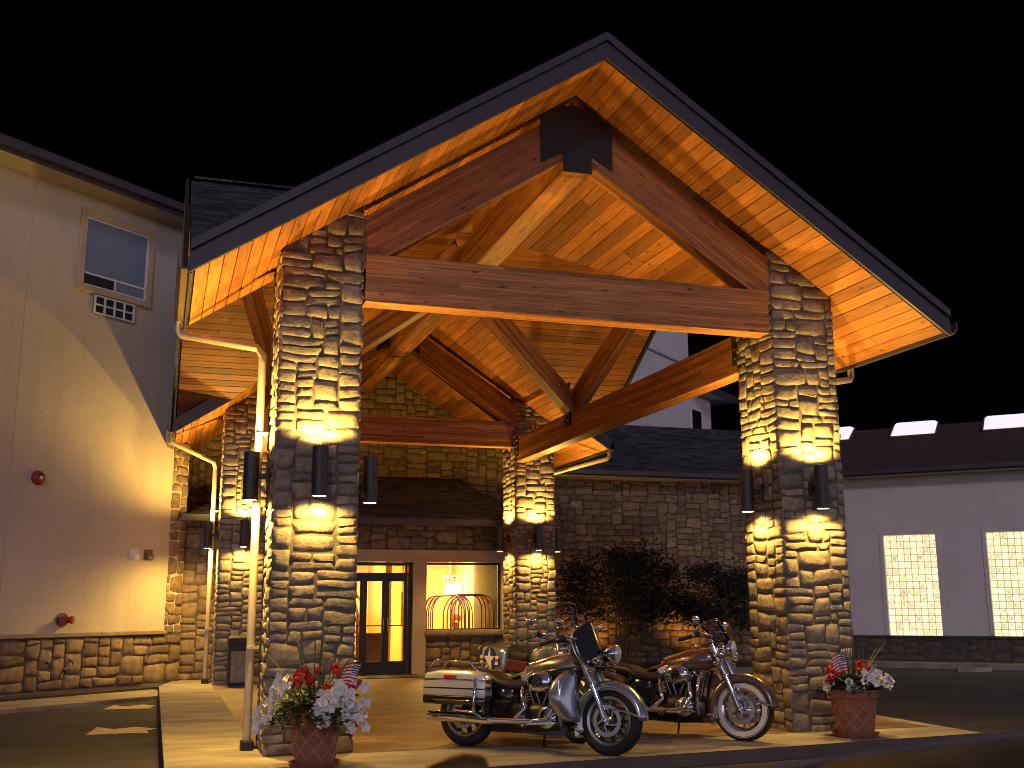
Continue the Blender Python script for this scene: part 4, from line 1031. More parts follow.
    # seat
    m = MB(); st = ((-.98, .80, .06, .03), (-.95, .80, .11, .05), (-.78, .79, .15, .055), (-.62, .775, .16, .06), (-.54, .755, .17, .07), (-.46, .715, .175, .06), (-.32, .69, .165, .055), (-.20, .70, .12, .055), (-.10, .735, .075, .05), (-.06, .76, .05, .03))
    m.loft([sup((0, z), x, hw, hh, 2.7, 20) for x, z, hw, hh in st]); sm = m.xf(1.0, (0, 0, 0), (.085, 0, -.075)).build('seat', LEATHER, root, smooth=60)
    # side covers
    m = MB()
    for sy in (-1, 1): m.loft([[(-.36 + .14 * k * ca, sy * (.12 + dy), .55 + .11 * k * sa) for ca, sa in [(math.copysign(abs(math.cos(2 * math.pi * i / 20)) ** .7, math.cos(2 * math.pi * i / 20)), math.copysign(abs(math.sin(2 * math.pi * i / 20)) ** .7, math.sin(2 * math.pi * i / 20))) for i in range(20)]] for dy, k in ((0, 1), (.03, .97), (.045, .8))])
    m.xf(.85, (-.36, 0, .55), (.04, 0, -.03)).build('side_cover', BLACKG if kind != 'star' else side, root, smooth=40)
    # bars, grips, mirrors
    m = MB()
    for sy in (-1, 1): m.tube([(.50, 0, 1.04), (.50, sy * .07, 1.05), (.49, sy * .18, 1.13), (.43, sy * .30, 1.15), (.33, sy * .40, 1.10), (.25, sy * .44, 1.07)], .013, 8)
    hb = m.xf(1.0, (0, 0, 0), (.03, 0, -.06)).build('handlebar', CHROME, root, smooth=50)
    for sy in (-1, 1):
        m = MB()
        m.tube([(.355, sy * .385, 1.11), (.24, sy * .445, 1.065), (.225, sy * .452, 1.06)], [.019, .019, .014], 10); m.tube([(.42, sy * .36, 1.12), (.36, sy * .43, 1.085), (.28, sy * .47, 1.055)], .007, 6); m.box((.40, sy * .33, 1.13), (.06, .07, .05))
        m.xf(1.0, (0, 0, 0), (.03, 0, -.06)).build('grip', RUBBER, hb, smooth=50)
    for sy in (-1, 1):
        m = MB(); m.tube([(.41, sy * .34, 1.15), (.44, sy * .40, 1.22), (.42, sy * .43, 1.26)], .006, 6)
        c = Vector((.42, sy * .44, 1.275)); m.loft([[c + Vector((dx, .075 * k * math.cos(a), .045 * k * math.sin(a))) for a in [2 * math.pi * i / 20 for i in range(20)]] for dx, k in ((-.012, .95), (.0, 1.0), (.025, .75), (.04, .3))]); m.xf(1.0, (0, 0, 0), (.03, 0, -.06)).build('mirror', CHROME, root, smooth=50)
    # lights
    m = MB(); hx = .17 if kind == 'silver' else 0; c = Vector((.60 + hx, 0, .945)); m.lathe([(0, .115), (.06, .112), (.088, .095), (.095, .07), (.09, .02), (.06, -.05), (0, -.07)], c, X3, 24); hl = m.build('headlight', CHROME, root, smooth=40)
    m = MB(); m.lathe([(0, .128), (.05, .124), (.083, .105)], c, X3, 24); m.build('lens', plain('headlight_glass', (.62, .65, .70), .05, .3, coat=1), hl, smooth=40)
    m = MB(); m.tube([(.58 + hx * .5, -.22, .86), (.58 + hx * .5, .22, .86)], .012, 8)
    for sy in (-1, 1): m.lathe([(0, .065), (.04, .062), (.052, .045), (.045, 0), (.02, -.035), (0, -.04)], (.62 + hx * .6, sy * .19, .87), X3, 18)
    for sy in (-1, 1): m.lathe([(0, .04), (.025, .036), (.03, .01), (.02, -.03), (0, -.04)], (.60 + hx * .6, sy * .24, .78), X3, 14)
    m.build('passing_lamp', CHROME, root, smooth=40)
    m = MB(); m.lathe([(0, .07), (.045, .062), (.06, .03), (.062, 0)], (-1.14, 0, .62), -X3, 18); m.build('taillight', REDL, root, smooth=40)
    for sy in (-1, 1):
        m = MB(); m.tube([(-1.02, sy * .09, .66), (-1.08, sy * .20, .66)], .009, 6); m.lathe([(0, .05), (.026, .045), (.032, .02), (.02, -.03), (0, -.035)], (-1.08, sy * .22, .66), -X3, 12); m.build('turn_signal', CHROME, root, smooth=40)
        m = MB(); m.lathe([(0, .045), (.022, .04), (.028, .022)], (-1.083, sy * .22, .66), -X3, 12); m.build('turn_lens', AMBER, root)
    if kind == 'silver':
        for sy in (-1, 1):
            m = MB(); st = ((-1.13, .56, .07, .10), (-1.11, .57, .085, .145), (-.95, .58, .095, .165), (-.62, .585, .095, .165), (-.44, .58, .09, .15), (-.40, .57, .07, .11))
            m.loft([sup((sy * .285, z), x, hw, hh, 4.5, 24) for x, z, hw, hh in st]); bg_ = m.build('saddlebag', BAGP, root, smooth=50)
            m = MB(); m.loft([sup((sy * .285, z), x - .004 * (1 if x < -.8 else -1), hw * 1.03, .016, 4, 20) for (x, _, hw, hh), z in zip(st, (.64, .645, .65, .65, .645, .64))]); m.loft([sup((sy * .285, .49), x, hw * 1.02, .011, 4, 20) for x, _, hw, hh in st]); m.loft([sup((sy * .285, .45), x, hw * 1.02, .008, 4, 20) for x, _, hw, hh in st])
            m.build('bag_trim', CHROME, bg_, smooth=50)
            m = MB(); m.loft([sup((sy * .285, .455), x, hw * 1.012, .05, 4, 20) for x, _, hw, hh in st]); m.loft([sup((sy * .285, .565), x, hw * 1.012, .022, 4, 20) for x, _, hw, hh in st]); m.build('bag_lower_panel', BLACKG, bg_, smooth=50)
            m = MB(); m.box((-.80, sy * .383, .675), (.15, .012, .038)); m.build('bag_latch', REDL, bg_, bevel=.006)
            m = MB(); m.tube([(-.50, sy * .20, .30), (-.50, sy * .39, .34), (-.49, sy * .41, .48), (-.50, sy * .38, .66), (-.50, sy * .22, .70)], .014, 8); m.tube([(-.5, sy * .38, .34), (-.75, sy * .37, .36)], .010, 8); m.build('bag_guard', CHROME, root, smooth=50)
        m = MB()
        for sy in (-1, 1): m.tube([(-.62, sy * .14, .74), (-.70, sy * .17, .83), (-1.05, sy * .16, .84), (-1.16, sy * .10, .84), (-1.18, 0, .84)], .011, 8)
        for x in (-.78, -.9, -1.02): m.tube([(x, -.165, .838), (x, .165, .838)], .008, 6)
        m.tube([(-1.16, -.12, .84), (-1.22, -.13, .76), (-1.16, -.16, .70)], .009, 6); m.tube([(-1.16, .12, .84), (-1.22, .13, .76), (-1.16, .16, .70)], .009, 6)
        m.build('luggage_rack', CHROME, root, smooth=50)
    if kind in ('silver', 'star'):
        # leg shields
        for sy in (-1, 1):
            m = MB()
            def fn(u, v, sy=sy):
                z = .30 + .46 * v; wv = math.sin(math.pi * (.12 + .80 * v)) ** .6
                a = u; x = .56 - .21 * wv * a ** 1.3; y = sy * (.17 + .22 * wv * math.sin(math.pi * .5 * min(1, a * 1.5)))
                return Vector((x - .04 * v, y, z))
            m.grid(fn, 8, 10); m.build('leg_shield', paint, root, smooth=60, solid=.015)
            m = MB(); m.box((.43, sy * .375, .58), (.022, .025, .22)); m.build('glove_box_trim', CHROME, root, bevel=.01)
    if kind == 'silver':
        m = MB()
        def fair(u, v):
            y = (u * 2 - 1); z = .78 + .46 * v; hw = .225 * math.sqrt(max(.05, 1 - .90 * abs(2 * v - .90) ** 2.6))
            x = .75 - 3.6 * (y * hw) ** 2 - .19 * v ** 1.3
            return Vector((x, y * hw, z + .03 * (1 - abs(y)) * v))
        m.grid(fair, 22, 10); fg = m.build('fairing', BLACKG, root, smooth=60, solid=.02)
        m = MB(); m.tube([fair(0.0, j / 10) for j in range(11)] + [fair(i / 22, 1.0) for i in range(1, 22)] + [fair(1.0, 1 - j / 10) for j in range(11)], .009, 8); m.build('fairing_edge', SILVER, fg, smooth=50)
        m = MB()
        def wsh(u, v): p = fair(.5 + (u - .5) * .86, .93); return p + Vector((-.10 * v, 0, (.15 - .08 * abs(u * 2 - 1) ** 2) * v))
        m.grid(wsh, 16, 5); m.build('windshield', SHIELD, root, smooth=60, solid=.005)
        m = MB(); m.box((.49, 0, 1.02), (.12, .36, .20)); m.box((.52, 0, .90), (.14, .30, .16)); m.build('dash', BLACKM, root, bevel=.03)
        m = MB(); m.tube([(-1.05, .22, .72), (-1.07, .22, 1.0), (-1.10, .22, 1.42)], [.004, .003, .002], 5); m.build('antenna', BLACKM, root)
    else:
        m = MB()
        hgt = .44 if kind == 'star' else .26
        def wsh(u, v): y = u * 2 - 1; return Vector((.70 - .14 * y * y - .17 * v, y * (.16 + .01 * v), 1.00 + hgt * v - .08 * v * y * y))
        m.grid(wsh, 14, 6); m.build('windshield', SHIELD, root, smooth=60, solid=.006)
        m = MB(); m.tube([(.565, -.165, 1.00 + hgt * .42), (.63, 0, 1.00 + hgt * .42), (.565, .165, 1.00 + hgt * .42)], .009, 6); m.tube([wsh(i / 14, 1) for i in range(15)], .005, 6); m.build('windshield_brace', CHROME, root, smooth=50)
    if kind == 'star':
        # tail box with the roundel
        m = MB(); st = ((-1.22, .15, .12), (-1.19, .19, .165), (-1.0, .22, .185), (-.72, .225, .185), (-.58, .20, .165), (-.55, .17, .13))
        m.loft([sup((0, .765), x, hw, hh, 5, 28) for x, hw, hh in st]); tb = m.build('tail_box', SILVER, root, smooth=50)
        m = MB(); m.loft([sup((0, .765), x, hw, hh, 4, 24) for x, hw, hh in ((-1.25, .13, .11), (-1.24, .18, .16), (-1.10, .215, .19), (-1.05, .2245, .193))]); m.build('tail_cap', BLACKM, tb, smooth=50)
        yy = -.228; cx, cz = -.82, .765
        m = MB(); m.lathe([(0, 0), (.148, 0)], (cx, yy, cz), Y3, 36); rd = m.build('roundel', NAVY, tb)
        m = MB(); m.prism([(cx + (.138 if k % 2 == 0 else .054) * math.sin(k * math.pi / 5), yy - .003, cz + (.138 if k % 2 == 0 else .054) * math.cos(k * math.pi / 5)) for k in range(10)], (0, .002, 0)); m.build('star', WHITEP, tb)
        for sx in (-1, 1):
            m = MB(); m.box((cx + sx * .185, yy - .001, cz), (.075, .002, .10)); m.build('white_bar', WHITEP, tb)
            m = MB(); m.box((cx + sx * .185, yy - .003, cz), (.075, .002, .03)); m.build('red_stripe', REDP, tb)
        m = MB(); m.loft([sup((0, z), x, hw, hh, 3, 20) for x, z, hw, hh in ((-.60, .86, .12, .05), (-.50, .87, .175, .09), (-.30, .83, .18, .08), (-.15, .83, .12, .06))]); m.build('seat_back', BLACKM, root, smooth=50)
        m = MB()
        for sy in (-1, 1): m.loft([[(x, sy * (.14 + dy), z) for x, z in ((-.50, .66), (-.06, .66), (-.02, .78), (-.46, .80))] for dy in (0, .05)])
        m.build('side_panel', MAROON, root, bevel=.02)
    # turn the steering a little about the head
    return root
def place(o, x, y, head, lean, z=0.0):
    o.rotation_euler = (R(lean), 0, R(head)); o.rotation_mode = 'XYZ'
    o.location = (x, y, z)
h1 = -47
b1 = motorcycle('silver fairing bagger with hard saddlebags, nearest of the parked motorcycles', SILVER, SILVER, 'silver')
c1 = Vector((3.17, -1.01)) - Vector((math.cos(R(h1)), math.sin(R(h1)))) * .81
place(b1, c1.x, c1.y, h1, -5)
h2 = -49
b2 = motorcycle('bronze cruiser with whitewall tyres and chrome headlight by the right pillar', BRONZE, BLACKG, 'bronze')
c2 = Vector((4.92, -.46)) - Vector((math.cos(R(h2)), math.sin(R(h2)))) * .81
place(b2, c2.x, c2.y, h2, -5)
b3 = motorcycle('silver touring motorcycle with star roundel on its tail box, half hidden behind the bagger', SILVER, SILVER, 'star')
place(b3, 3.06, .80, -78, -5)

# ------------------------------------------------------------------ flower pots, plants and flags
def pot(label, x, y, rb, rt, h):
    t = thing('flower_pot', label, 'flower pot', (x, y, 0))
    m = MB(); m.lathe([(0, .035), (rb, .035), (rb + (rt - rb) * .5, h * .52), (rt - .02, h - .09), (rt, h - .085), (rt + .015, h - .03), (rt + .01, h), (rt - .02, h), (rt - .03, h - .06), (0, h - .06)], (x, y, 0), Z3, 40); p = m.build('body', TERRA, t, smooth=35)
    m = MB(); n = 9
    for k in range(n):
        for sg in (-1, 1):
            pts = []
            for j in range(9):
                f = j / 8; z = .08 + f * (h - .24); r = rb + (rt - .02 - rb) * ((z - .035) / (h - .125)) + .002
                a = 2 * math.pi * (k + sg * f * 1.6) / n; pts.append((x + r * math.cos(a), y + r * math.sin(a), z))
            m.tube(pts, .004, 5)
    m.build('lattice', TERRAL, p)
    m = MB(); m.lathe([(0, .006), (rb + .03, .006), (rb + .06, .05), (rb + .045, .05), (rb + .02, .03), (0, .03)], (x, y, 0), Z3, 36); m.build('saucer', TERRA, t, smooth=35)
    m = MB(); m.lathe([(0, h - .055), (rt - .03, h - .055)], (x, y, 0), Z3, 24); m.build('soil', SOIL, t)
    return t
def leaf(mb, c, d, n, L, W):
    d = d.normalized(); s = d.cross(n).normalized(); n = s.cross(d)
    mb.add([c, c + d * L * .35 + s * W * .5 - n * .0, c + d * L * .75 + s * W * .36 - n * L * .06, c + d * L - n * L * .12, c + d * L * .75 - s * W * .36 - n * L * .06, c + d * L * .35 - s * W * .5], [(0, 1, 2, 3), (0, 3, 4, 5)])
def petunia(mb, c, n, r, rg):
    n = n.normalized(); u = n.orthogonal().normalized(); v = n.cross(u); ph = rg.random() * 6; k = 20
    ring = []
    for i in range(k):
        a = 2 * math.pi * i / k; rr = r * (1 - .24 * abs(math.sin(2.5 * a + ph)) ** 3 + .05 * rg.random()); ring.append(c + (u * math.cos(a) + v * math.sin(a)) * rr + n * ((rg.uniform(-.12, .14) + .22 * math.sin(2.5 * a + ph) ** 2) * r))
    mid = [c + (u * math.cos(2 * math.pi * i / k) + v * math.sin(2 * math.pi * i / k)) * r * .45 + n * (.02 * r) for i in range(k)]
    base = c - n * r * .7
    vs = ring + mid + [base]
    fs = [(i, (i + 1) % k, k + (i + 1) % k, k + i) for i in range(k)] + [(k + i, k + (i + 1) % k, 2 * k) for i in range(k)]
    mb.add(vs, fs)
def planting(x, y, h, rt, spots_w, spots_r, lab, seed, lab_pet, lab_ger, lab_spk, spk_h, droop, cam_dir):
    rg = random.Random(seed)
    t = thing('petunia_plant', lab_pet, 'flowers', (x, y, h))
    m = MB(); fl = MB()
    for k in range(800):
        a = rg.random() * 2 * math.pi; rr = rt * (1.15 + droop) * math.sqrt(rg.random()); z = h + .02 + rg.random() * .20 * (1 - rr / (rt * 2.2)) - (max(0, rr - rt) * 1.1)
        c = Vector((x + rr * math.cos(a), y + rr * math.sin(a), z)); d = Vector((math.cos(a), math.sin(a), rg.uniform(-.5, .8)))
        leaf(m, c, d + Vector((rg.uniform(-.8, .8), rg.uniform(-.8, .8), 0)), Vector((rg.uniform(-.4, .4), rg.uniform(-.4, .4), 1)), rg.uniform(.05, .10), rg.uniform(.03, .05))
    m.build('foliage', LEAF, t)
    for dx, dz, dep in spots_w:
        c = Vector((x, y, 0)) + cam_dir[0] * dx + cam_dir[1] * dep + Z3 * dz
        nrm = Vector((c.x - x, c.y - y, 0)) * 1.5 + cam_dir[1] * .6 + Z3 * rg.uniform(.1, .6) + Vector((rg.uniform(-.5, .5), rg.uniform(-.5, .5), rg.uniform(-.3, .3)))
        petunia(fl, c, nrm, rg.uniform(.036, .056), rg)
    fl.build('blossoms', PETALW, t, smooth=50)
    t = thing('geranium_plant', lab_ger, 'flowers', (x, y, h))
    m = MB(); st = MB()
    for dx, dz, dep in spots_r:
        c = Vector((x, y, 0)) + cam_dir[0] * dx + cam_dir[1] * dep + Z3 * dz
        st.tube([Vector((x, y, h - .05)) + cam_dir[0] * dx * .4, c - Z3 * .02], .004, 5)
        for k in range(16):
            d = Vector((rg.gauss(0, 1), rg.gauss(0, 1), rg.gauss(.3, 1))).normalized(); petunia(m, c + d * .036, d, .021, rg)
        for k in range(3): leaf(st, c - Z3 * .07 + Vector((rg.uniform(-.05, .05), rg.uniform(-.05, .05), 0)), Vector((rg.uniform(-1, 1), rg.uniform(-1, 1), .2)), Z3, .07, .06)
    st.build('stems', LEAF, t); m.build('blossoms', PETALR, t, smooth=50)
    t = thing('spike_plant', lab_spk, 'plant', (x, y, h)); m = MB()
    for k in range(26):
        a = rg.random() * 2 * math.pi; tilt = rg.random() ** 1.6 * .75; L = spk_h * rg.uniform(.65, 1.45); base = Vector((x + .03 * math.cos(a), y + .03 * math.sin(a), h - .03))
        d = Vector((math.cos(a) * math.sin(tilt), math.sin(a) * math.sin(tilt), math.cos(tilt))); s = Vector((-math.sin(a), math.cos(a), 0)); vs = []
        for j in range(6):
            f = j / 5; p = base + d * L * f + Vector((math.cos(a), math.sin(a), -.6)) * (.16 * f * f * tilt); wv = .009 * (1 - f) ** .6 + .0008
            vs += [p - s * wv, p + s * wv]
        m.add(vs, [(2 * j, 2 * j + 1, 2 * j + 3, 2 * j + 2) for j in range(5)])
    m.build('blades', SPIKE, t)
def flag(label, p, lean, wdt, R3, U3):
    """small stick flag drooping from its stick"""
    t = thing('small_flag', label, 'flag', p); p = Vector(p); tip = p + lean
    m = MB(); m.tube([p, tip], .004, 6); m.lathe([(0, .012), (.007, .006), (.005, 0)], tip, Z3, 8); m.build('stick', DARKW, t)
    ax = lean.normalized(); ht = lean.length * .52; dn = (R3 - ax * R3.dot(ax)).normalized()
    nrm = ax.cross(dn).normalized()
    def cl(u, v): return tip - ax * (ht * v) + dn * (wdt * u) - Z3 * (.05 * u * u) + nrm * (.014 * math.sin(u * 7 + v * 2) * u)
    cloth = None
    mr_, mw_, mb_, ms_ = MB(), MB(), MB(), MB()
    for i in range(13):
        tgt = mr_ if i % 2 == 0 else mw_; u0 = .4 if i < 7 else 0.
        v0, v1 = i / 13, (i + 1) / 13
        tgt.grid(lambda u, v: cl(u0 + (1 - u0) * u, v0 + (v1 - v0) * v), 8, 1)
    mb_.grid(lambda u, v: cl(.4 * u, 7 / 13 * v), 5, 4)
    for r in range(5):
        for c in range(5 + (r % 2 == 0)):
            q = cl(.4 * (.1 + .8 * (c + (0 if r % 2 == 0 else .5)) / 5), 7 / 13 * (.12 + .76 * r / 4)); ms_.lathe([(0, .0015), (.0055, .0015)], q + nrm * .0, nrm, 5); ms_.lathe([(0, -.0015), (.0055, -.0015)], q, nrm, 5)
    o = mr_.build('red_stripes', REDP, t); mw_.build('white_stripes', WHITEP, t); mb_.build('canton', NAVY, t); ms_.build('stars', WHITEP, t)
rv = Vector((.952, -.306, 0)); fv = Vector((-.306, -.952, 0))    # sideways and towards the street as one stands before the pots
PX, PY = .40, -.77
pot('large terracotta pot with scratched lattice before the left front pillar', PX, PY, .175, .25, .50)
rg = random.Random(11); sw = []
for k in range(40): a = rg.random(); sw.append((-.24 - .26 * a + rg.uniform(-.06, .06), .76 - .40 * a ** 1.2 + rg.uniform(-.06, .07), .20 + rg.uniform(-.1, .14)))
for k in range(58): a = rg.random(); sw.append((.06 + .42 * a, .72 - .12 * a + rg.uniform(-.18, .12) - .16 * (1 - a) * rg.random(), .24 + rg.uniform(-.16, .1)))
for k in range(10): sw.append((.02 + .14 * rg.random(), .36 + .22 * rg.random(), .30))
for k in range(4): sw.append((.30 + .2 * rg.random(), .34 + .12 * rg.random(), .2))
srd = [(-.16, .80, .10), (-.10, .84, .05), (-.06, .79, .12), (-.20, .73, .14), (-.03, .75, .16), (.02, .83, .0), (-.13, .76, .2), (.16, .86, .0), (.20, .82, .1), (.30, .70, .2), (.35, .68, .18), (.13, .70, .2), (.40, .73, .12)]
planting(PX, PY, .48, .26, sw, srd, '', 5, 'mass of white petunias spilling over the large pot before the left pillar', 'red geranium in the large pot above the white petunias', 'tall green spike grass in the large petunia pot', .62, .35, (rv, fv))
flag('small stars and stripes flag in the large petunia pot', Vector((PX, PY, .52)) + rv * .26 + fv * .05, rv * .15 + Z3 * .37, .15, -rv * .8 - Z3 * 1.6, None)
QX, QY = 6.255, -.50
pot('smaller terracotta pot with scratched lattice before the right front pillar', QX, QY, .19, .262, .50)
sw = []; rg = random.Random(12)
for k in range(9): sw.append((-.26 - .08 * rg.random(), .50 + .16 * rg.random(), .12))
for k in range(12): sw.append((-.12 + .18 * rg.random(), .48 + .12 * rg.random(), .24))
for k in range(46): a = rg.random(); sw.append((.06 + .32 * a, .60 + .12 * rg.random() - .05 * a - .10 * a * rg.random(), .18 + rg.uniform(-.16, .1)))
srd = [(-.26, .69, .1), (-.22, .66, .14), (-.28, .62, .16), (-.24, .72, .05), (.08, .76, 0), (.13, .77, .0), (.06, .71, .08), (.15, .71, .1), (-.08, .73, 0), (-.30, .58, .14)]
planting(QX, QY, .48, .22, sw, srd, '', 6, 'white petunias in the smaller pot before the right pillar', 'red geranium in the smaller pot beside its flag', 'wispy green spike grass in the smaller pot', .60, .02, (rv, fv))
flag('small stars and stripes flag leaning in the smaller pot by the right pillar', Vector((QX, QY, .50)) - rv * .06 + fv * .10, -rv * .02 + Z3 * .40, .16, -rv * .8 - Z3 * 1.6, None)

# ------------------------------------------------------------------ trash bin, mat
bn = thing('trash_bin', 'square black trash bin with pebbled panel before the far left pillar', 'trash bin', (.42, 9.55, 0))
m = MB(); m.box((.42, 9.55, .40), (.36, .36, .70)); b = m.build('body', BLACKM, bn, bevel=.015)
m = MB(); m.box((.42, 9.366, .36), (.27, .012, .54)); m.box((.604, 9.55, .36), (.012, .27, .54)); m.build('panel', BINM, b)
m = MB(); m.box((.42, 9.55, .80), (.38, .38, .10)); m.loft([[(.42 + a * k, 9.55 + c * k, z) for a, c in ((-.19, -.19), (.19, -.19), (.19, .19), (-.19, .19))] for k, z in ((1, .85), (.7, .90), (.45, .90))]); m.build('lid', BLACKM, bn, bevel=.01)
m = MB(); m.box((.42, 9.55, .025), (.32, .32, .05)); m.build('base', STEEL, bn)
mt = MB(); mt.box((3.15, 11.1, .016), (1.9, .9, .016)); tag(mt.build('door_mat', BLACKM), 'dark rubber mat on the paving before the glass entrance door', 'door mat')

# ------------------------------------------------------------------ lobby furnishings
def cart(label, x, y, rz):
    t = thing('luggage_cart', label, 'luggage cart', (x, y, 0), 'brass luggage carts in the lobby'); Mz = Matrix.Rotation(rz, 3, 'Z')
    def q(a, b, c): return Vector((x, y, 0)) + Mz @ Vector((a, b, c))
    m = MB(); m.box((x, y, .26), (1.05, .58, .06), Mz); m.build('deck', MAROON, t, bevel=.02)
    m = MB()
    for sy in (-1, 1):
        for a_ in (.54, .45, .36):
            arc = [(-a_, .29), (-a_, 1.22)] + [(-a_ + .26 * (1 - math.cos(t)), 1.22 + .40 * math.sin(t)) for t in [math.pi * k / 16 for k in range(1, 9)]]
            arc += [(-x, z) for x, z in reversed(arc)]
            m.tube([q(x, sy * .26 * (1 - .5 * max(0, (z - 1.22) / .4)), z) for x, z in arc], .015, 8)
    m.tube([q(-.3, 0, 1.64), q(.3, 0, 1.64)], .018, 8)
    m.build('hoop', BRASS, t, smooth=50)
    for sx in (-1, 1):
        for sy in (-1, 1):
            m = MB(); c = q(sx * .42, sy * .22, .10); m.lathe([(0, -.02), (.09, -.018), (.09, .018), (0, .02)], c, Mz @ Y3, 16); m.build('wheel', RUBBER, t)
cart('brass birdcage luggage cart standing close behind the lobby window', 5.62, 12.72, .06)
cart('second brass luggage cart farther back, hoops crossing those of the nearer cart', 5.30, 13.5, -.15)
cart('brass luggage cart seen through the glass entrance door', 3.2, 14.2, 1.2)
t = thing('side_table', 'dark wooden console table in the lobby under the lamp', 'table', (5.8, 15.6, 0))
m = MB(); m.box((5.8, 15.6, .80), (1.0, .4, .04)); m.build('table_top', DARKW, t, bevel=.006)
for a in (-.45, .45):
    for b in (-.15, .15): m = MB(); m.box((5.8 + a, 15.6 + b, .39), (.05, .05, .78)); m.build('leg', DARKW, t)
t = thing('table_lamp', 'bright white shaded table lamp glowing inside the lobby window', 'lamp', (5.98, 15.6, .82))
m = MB(); m.lathe([(0, 0), (.09, 0), (.09, .02), (.03, .06), (.055, .22), (.03, .40), (.012, .5), (.012, .95), (0, .95)], (5.98, 15.6, .82), Z3, 20); m.build('base', BRASS, t, smooth=40)
m = MB(); m.lathe([(.22, .55), (.17, .86)], (5.98, 15.6, 1.12), Z3, 24); m.build('lamp_shade', emis('shade_glow', (1, .92, .75), 7), t, smooth=40)
t = thing('exit_sign', 'small EXIT sign hanging over the lobby lamp', 'sign', (5.72, 14.9, 2.02))
m = MB(); m.box((5.72, 14.9, 2.02), (.34, .05, .20)); m.tube([(5.72, 14.9, 2.12), (5.72, 14.9, 2.67)], .01, 6); m.build('housing', emis('sign_face', (1, .78, .25), .45), t)
tc_ = bpy.data.curves.new('lettering', 'FONT'); tc_.body = 'EXIT'; tc_.size = .15; tc_.align_x = 'CENTER'; tc_.align_y = 'CENTER'; tc_.extrude = .002
to = bpy.data.objects.new('lettering', tc_); col.objects.link(to); to.parent = t; to.location = (0, -.028, 0); to.rotation_euler = (math.pi / 2, 0, 0); tc_.materials.append(BLACKM)
bpy.context.view_layer.update(); me = bpy.data.meshes.new_from_object(to); bpy.data.objects.remove(to); to = bpy.data.objects.new('lettering', me); col.objects.link(to); to.parent = t; to.location = (0, -.028, 0); to.rotation_euler = (math.pi / 2, 0, 0)
t = thing('flower_vase', 'small vase of red flowers inside the lobby window', 'vase', (6.02, 15.42, .82))
m = MB(); m.lathe([(0, 0), (.05, 0), (.07, .07), (.04, .14), (.05, .17)], (6.02, 15.42, .82), Z3, 16); m.build('vase', DARKW, t, smooth=40)
m = MB(); rg = random.Random(4)
for k in range(60): d = Vector((rg.gauss(0, 1), rg.gauss(0, 1), abs(rg.gauss(0, 1)))).normalized(); petunia(m, Vector((6.02, 15.42, 1.05)) + d * .13, d, .035, rg)
m.build('blossoms', PETALR, t)

# ------------------------------------------------------------------ shrubs in the bed, with ground lights behind them
def shrub(label, x, y, wdt, ht, seed, nleaf):
    rg = random.Random(seed); t = thing('shrub', label, 'shrub', (x, y, 0), 'dark shrubs before the stone wall')
    m = MB(); lf = MB(); tips = []
    for k in range(11):
        a = rg.random() * 6.28; sp = rg.uniform(.1, .5); pts = [Vector((x + rg.uniform(-.08, .08), y + rg.uniform(-.06, .06), -.05))]
        d = Vector((math.cos(a) * sp, math.sin(a) * sp * .5, 1)).normalized(); n = 7
        for j in range(n):
            d = (d + Vector((rg.uniform(-.25, .25), rg.uniform(-.15, .15), rg.uniform(-.05, .1)))).normalized(); pts.append(pts[-1] + d * ht * .85 / n)
            if j > 1: tips.append(pts[-1])
        m.tube(pts, [.022 - .0025 * i for i in range(len(pts))], 6)
    m.build('branches', BARK, t, smooth=50)
    cl = []
    for k in range(46):
        f = rg.random(); u = rg.uniform(-1, 1); z = ht * (.42 + .54 * f); hw = wdt * .5 * math.sqrt(max(0.02, 1 - ((f - .42) / .62) ** 2))
        cl.append((Vector((x + u * hw, y + rg.uniform(-.45, .35) * wdt * .5, z)), rg.uniform(.14, .34) * wdt * .5))
    for k in range(nleaf):
        c, r = rg.choice(cl); d = Vector((rg.gauss(0, 1), rg.gauss(0, 1), rg.gauss(0, .8))); p = c + d * r * .55
        leaf(lf, p, Vector((rg.uniform(-1, 1), rg.uniform(-1, 1), rg.uniform(-.4, .8))), Vector((rg.uniform(-1, 1), rg.uniform(-1, 1), rg.uniform(.1, 1))), rg.uniform(.07, .14), rg.uniform(.03, .06))
    lf.build('foliage', LEAFD, t, fix=False)
shrub('broad dark leafy shrub before the stone wall, beside the rear pillar', 9.35, 12.9, 2.9, 2.65, 31, 7800)
shrub('dark leafy shrub before the stone wall, nearer the right front pillar', 11.9, 12.9, 2.3, 2.35, 32, 6000)
t = thing('ornamental_grass', 'tuft of straw coloured ornamental grass lit from below by the wall', 'grass plant', (11.75, 12.3, 0)); m = MB(); rg = random.Random(9)
for k in range(70):
    a = rg.random() * 6.28; tl = rg.random() * .55; L = rg.uniform(.6, 1.25); s = Vector((-math.sin(a), math.cos(a), 0)); vs = []
    for j in range(6):
        f = j / 5; p = Vector((11.75 + .05 * math.cos(a), 12.3 + .05 * math.sin(a), -.03)) + Vector((math.cos(a) * math.sin(tl), math.sin(a) * math.sin(tl), math.cos(tl))) * L * f + Vector((math.cos(a), math.sin(a), -.5)) * .18 * f * f * tl; wv = .010 * (1 - f) + .001
        vs += [p - s * wv, p + s * wv]
    m.add(vs, [(2 * j, 2 * j + 1, 2 * j + 3, 2 * j + 2) for j in range(5)])
m.build('blades', STRAW, t)
